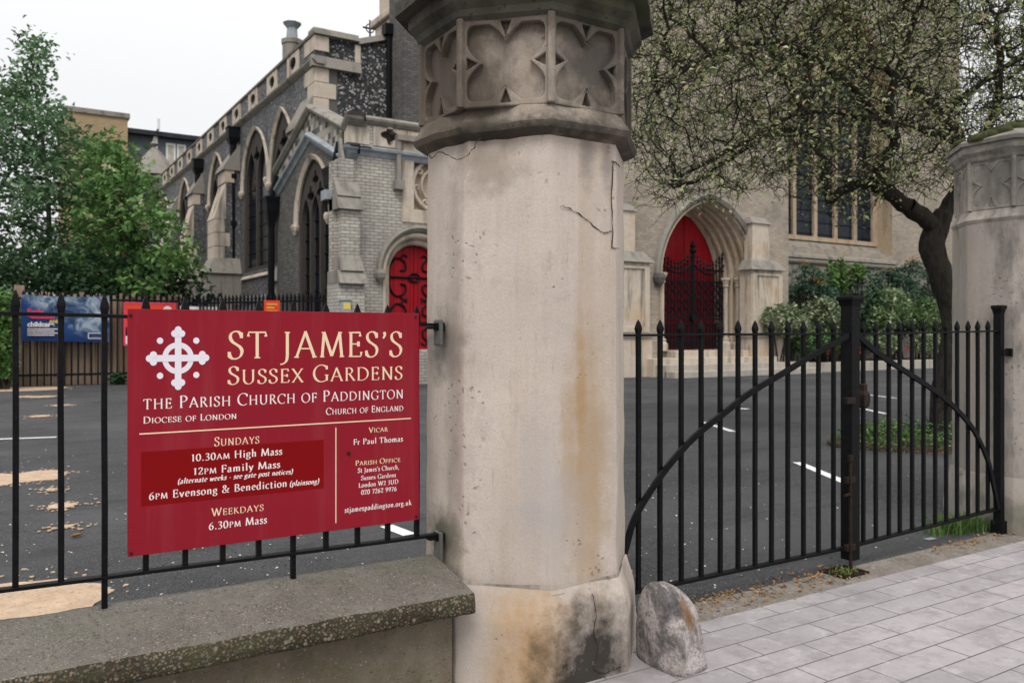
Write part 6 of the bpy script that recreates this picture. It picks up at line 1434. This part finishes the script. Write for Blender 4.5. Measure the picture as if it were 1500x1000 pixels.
# ================================================================== TIMBER FENCE, BANNER, NOTICES, FAR RAILINGS
WY = 31.0; xa, xb = xy(-160, WY), xy(268, WY); zt_ = zy(150, 431, WY)
t = thing('timber_fence', 'tall weathered upright board fence across the car park on the left', 'fence', (xa, WY, 0))
b = MB(); x = xa; 
while x < xb:
    w_ = random.uniform(.15, .21); zz = zt_+random.uniform(-.06, .06); b.box(x, x+w_-.035, WY+random.uniform(-.012, .012), WY+.05, .28, zz); x += w_
b.build('boards', M['timber'], t); MB().box(xa, xb, WY+.055, WY+.1, .3, zt_-.1).build('backing_boards', M['timber'], t)
b = MB().box(xa, xb, WY-.04, WY+.02, 0, .27); b.build('gravel_board', M['timber'], t)
xl = xy(28, WY); MB().box(xl-.14, xl+.14, WY-.2, WY-.05, 0, zt_+.22).build('end_post', M['timber'], t)
def far_rail(label, p, q, n, top_z, h=.28, grp='far iron railings'):
    t = thing('iron_railing', label, 'railing', (p[0], p[1], 0), grp); p = Vector(p); q = Vector(q)
    for z in (top_z, .35):
        b = MB(); d = (q-p).normalized(); nn = Vector((-d.y, d.x, 0))*.035; u = Vector((0, 0, .035)); a_ = Vector((p.x, p.y, z)); e_ = Vector((q.x, q.y, z)); b.hexa([a_+nn+u, a_-nn+u, a_-nn-u, a_+nn-u], [e_+nn+u, e_-nn+u, e_-nn-u, e_+nn-u]); b.build('rail', M['iron_far'], t)
    b = MB(); r = .024; b.box(p.x-r, p.x+r, p.y-r, p.y+r, 0, top_z+.05)
    b.loft([[(p.x+k*c_, p.y+k*s_, top_z+z) for c_, s_ in ((1, 0), (0, 1), (-1, 0), (0, -1))] for k, z in ((.03, .04), (.055, .10), (.03, h*.7), (.002, h))])
    o = b.build('bar', M['iron_far'], t); o0 = o.data
    for i in range(1, n+1):
        c_ = bpy.data.objects.new('bar', o0); sc.collection.objects.link(c_); c_.parent = t; c_.location = (q-p)*(i/n)
RYf = 30.6; zr = zy(150, 437, RYf)-.05
pA = (xy(-30, RYf), RYf, 0); pB = (xy(262, RYf), RYf, 0); pC = (PXX-.1, 24.6, 0)
far_rail('spiked black railing standing in front of the timber fence', pA, pB, 30, zr)
far_rail('spiked black railing running from the timber fence to the porch corner', pB, pC, 44, 2.72)
# banner
bl_, br2 = xy(31, WY-.7), xy(160, WY-.7); BY = RYf-.12; bl_, br2 = xy(31, BY), xy(160, BY); bz1, bz0 = zy(31, 431, BY), zy(100, 499, BY)
t = thing('banner', 'blue childcare banner with white and pink lettering tied to the railing', 'banner', (bl_, BY, bz0))
b = MB(); n = 24; m_ = 8; vs = []
for s_ in (0, 1):
    for j in range(m_+1):
        for i in range(n+1):
            u, v = i/n, j/m_; vs.append((bl_+(br2-bl_)*u, BY+.025*math.sin(u*17+v*3)+.02*math.sin(v*6+u*4)+s_*.006, bz0+(bz1-bz0)*v-.05*u*(1-v)-.04*math.sin(u*math.pi)*v))
k = (n+1)*(m_+1); fs = []
for j in range(m_):
    for i in range(n): a = j*(n+1)+i; fs += [(a, a+1, a+n+2, a+n+1), (k+a, k+a+n+1, k+a+n+2, k+a+1)]
b.add(vs, fs); b.build('sheet', M['banner'], t, smooth=True, fix=False)
def sans(txt, x, z, h, m, y, parent, boldk=.02):
    c = bpy.data.curves.new('lettering', 'FONT'); c.body = txt; c.size = h/.73; c.offset = boldk*h; c.extrude = .004; c.materials.append(m)
    o = bpy.data.objects.new('lettering', c); sc.collection.objects.link(o); o.rotation_euler = (R(90), 0, 0); o.location = (x-parent.location[0], y-parent.location[1], z-parent.location[2]); o.parent = parent
    me = bpy.data.meshes.new_from_object(o.evaluated_get(bpy.context.evaluated_depsgraph_get())); n_ = bpy.data.objects.new('lettering', me); n_.rotation_euler = o.rotation_euler; n_.location = o.location; bpy.data.objects.remove(o); bpy.data.curves.remove(c)
    sc.collection.objects.link(n_); n_.parent = parent; n_['label'] = 'lettering reading '+txt; return n_
def bpx(px, py): q = P(px, py, Y=BY-.07); return q[0], q[2]
for txt, px, py, hpx, m_ in (('Early', 40, 459.5, 7, 'pink'), ('education', 40, 466, 6, 'pink'), ('AND', 72, 473, 4.5, 'yellow'), ('childcare', 40, 478, 6.5, 'white_ink')):
    x, z = bpx(px, py); sans(txt, x, z, hpx/F*28.5, M[m_], BY-.06, t, .05)
b = MB()
for k in range(4):
    x, z = bpx(40, 481.5+k*3); b.box(x, x+(.75 if k % 2 else .9), BY-.062, BY-.055, z-.016, z+.012)
b.build('small_print', M['white_ink'], t)
x, z = bpx(129, 495); b = MB(); b.plate([(x, z-.02), (x+.44, z-.02), (x+.44, z+.17), (x, z+.17)], [[(x+.02, z), (x+.42, z), (x+.42, z+.15), (x+.02, z+.15)]], MY(BY-.065), 0, .006); b.build('logo_box', M['white_ink'], t)
# red boards behind the church sign
NY_ = RYf-.1
def board(name, label, px0, px1, py0, py1, Y, m, extra=None):
    x0, x1 = xy(px0, Y), xy(px1, Y); z1, z0 = zy((px0+px1)/2, py0, Y), zy((px0+px1)/2, py1, Y)
    t = thing(name, label, 'sign', (x0, Y, z0)); MB().box(x0, x1, Y, Y+.03, z0, z1).build('board', M[m], t)
    if extra: extra(t, x0, x1, z0, z1, Y)
    return t
def ex1(t, x0, x1, z0, z1, Y):
    b = MB(); b.plate([(x0, z0), (x1, z0), (x1, z1), (x0, z1)], [[(x0+.06, z0+.06), (x1-.06, z0+.06), (x1-.06, z1-.06), (x0+.06, z1-.06)]], MY(Y), -.01, .0); b.build('border', M['pink'], t)
    b = MB(); b.plate(circ(x1-.28, z1-.25, .14, 16), [], MY(Y), -.012, -.001); b.build('disc', M['white'], t)
    b = MB().box(x0, x1, Y-.008, Y-.001, z0-.0+.02, z0+.32); b.build('white_band', M['white'], t)
    b = MB().box(x0, x1, Y-.009, Y-.001, z0+.34, z0+.62); b.build('maroon_band', M['maroon'], t)
board('notice_board', 'orange red board with white disc on the timber fence behind the church sign', 181, 258, 443, 506, NY_, 'orange', ex1)
board('notice_board', 'pale red edged board just above the top edge of the church sign', 264, 318, 449, 500, NY_-.6, 'orange', lambda t, x0, x1, z0, z1, Y: MB().box(x0, x1, Y-.008, Y-.001, z1-.10, z1-.0).build('pale_edge', M['white'], t))
def ex3(t, x0, x1, z0, z1, Y):
    b = MB()
    for k in range(4): zz = z1-.12-k*.11; b.box(x0+.08, x1-.08-.1*(k % 2), Y-.008, Y-.001, zz-.02, zz+.02)
    b.build('small_print', M['yellow'], t)
board('notice', 'small orange red notice tied to the railing below the porch window', 387, 410, 440, 470, 26.5, 'orange', ex3)
q = P(509, 445, Y=PY0-1.2); t = thing('wall_box', 'grey wall box with a yellow and green label on the porch corner buttress', 'wall box', (q[0], PY0-.97, 0))
z0_, z1_ = zy(508, 462, PY0-1.1), zy(508, 436, PY0-1.1); b = MB().box(q[0]-.14, q[0]+.14, PY0-1.15, PY0-.96, z0_, z1_-.1); b.box(q[0]-.17, q[0]+.17, PY0-1.18, PY0-.96, z1_-.1, z1_-.03); b.build('case', M['lead'], t, bevel=.02)
MB().box(q[0]-.11, q[0]+.11, PY0-1.16, PY0-1.149, z1_-.35, z1_-.15).build('yellow_label', M['yellow'], t)
# shrubs behind and beside the timber fence
shrub('backing_hedge', 'dark green hedge rising behind the timber fence', 'hedge', [((xy(px, 32.6), 32.6+random.uniform(-.2, .3), 2.6+random.uniform(-.1, .5)), (1.5, .8, 1.7)) for px in range(-140, 270, 45)], 9000, 'leaf_dark', .22, None, hollow=.5)
shrub('fence_shrub', 'bright leafy shrub at the left edge in front of the timber fence', 'shrub', [pb(2, 460, 29.5, 34, 70), pb(-8, 510, 29.3, 46, 70), pb(6, 535, 29.2, 26, 40)], 2400, 'leaf_fresh', .2, None, mats=['leaf_lime', 'leaf_fresh'], pickp=.4)
shrub('weed_clump', 'small green weeds at the foot of the timber fence beside the church sign', 'weeds', [pb(172, 556, 30.2, 20, 18)], 260, 'leaf_dark', .14, None, False)
# ================================================================== HOUSES FAR BEHIND
BYb = 95.0
t = thing('brick_building', 'plain tan brick building behind the left trees', 'building', (xy(98, BYb), BYb, 0)); x0, x1 = xy(98, BYb), xy(187, BYb); z1 = zy(187, 174, BYb)
MB().box(x0, x1, BYb, BYb+12, 0, z1).build('wall', M['brick_tan'], t); MB().box(x0-.2, x1+.2, BYb-.2, BYb+12, z1+.002, z1+.5).build('parapet', M['stone_grey'], t)
BYc = 100.0
t = thing('clad_building', 'blue grey clad flat roofed building beyond the nave', 'building', (xy(187, BYc), BYc, 0)); x0, x1 = xy(186, BYc), xy(330, BYc); z1 = zy(190, 190, BYc)
MB().box(x0, x1, BYc, BYc+10, 0, z1-.5).build('wall', M['clad_blue'], t); MB().box(x0-.3, x1, BYc-.9, BYc+10, z1-.5, z1).build('roof', M['slate'], t)
for a_, b_ in ((243, 257), (259, 272)):
    wx0, wx1 = xy(a_, BYc), xy(b_, BYc); wz1, wz0_ = zy(255, 211, BYc), zy(255, 243, BYc)
    b = MB(); b.plate([(wx0, wz0_), (wx1, wz0_), (wx1, wz1), (wx0, wz1)], [[(wx0+.18, wz0_+.18), (wx1-.18, wz0_+.18), (wx1-.18, wz1-.18), (wx0+.18, wz1-.18)]], MY(BYc), -.12, -.01); fw = b.build('window', M['white'], t)
    b = MB().box(wx0+.15, wx1-.15, BYc-.06, BYc-.02, wz0_+.15, wz1-.15); subpart(b, 'blind', M['petal'], fw, t)
vx = xy(228, BYc); vz0, vz1 = zy(228, 232, BYc), zy(228, 188, BYc)
b = MB().tube([(vx, BYc-.35, vz0), (vx, BYc-.35, vz1-.6), (vx+.1, BYc-1.2, vz1-.3), (vx+.1, BYc-1.2, vz1+.8)], .16, 8); b.build('vent_pipe', M['white'], t)
YS_ = 80.0; cx_ = xy(226, YS_); zb1, zt1 = zy(226, 262, YS_), zy(220, 205, YS_)
t = thing('stone_turret', 'small grey stone pyramid roofed turret beyond the far end of the nave', 'turret', (cx_, YS_, 0))
k8s = [math.pi/8+j*math.pi/4 for j in range(8)]
MB().loft([[(cx_+r*math.cos(a), YS_+r*math.sin(a), z) for a in k8s] for r, z in ((2.0, 0), (2.0, zb1), (2.3, zb1+.1))]).build('shaft', M['stone_grey'], t)
sp_ = MB().loft([[(cx_+r*math.cos(a), YS_+r*math.sin(a), z) for a in k8s] for r, z in ((2.4, zb1+.12), (1.3, zb1+(zt1-zb1)*.45), (.35, zt1-.8), (.12, zt1-.6))]).build('roof', M['stone_grey'], t)
subpart(MB().loft([[(cx_+r*math.cos(a), YS_+r*math.sin(a), zt1-.6+z) for a in k8s] for r, z in ((.15, 0), (.4, .25), (.15, .5), (.05, .9))]), 'finial', M['stone_grey'], sp_, t)
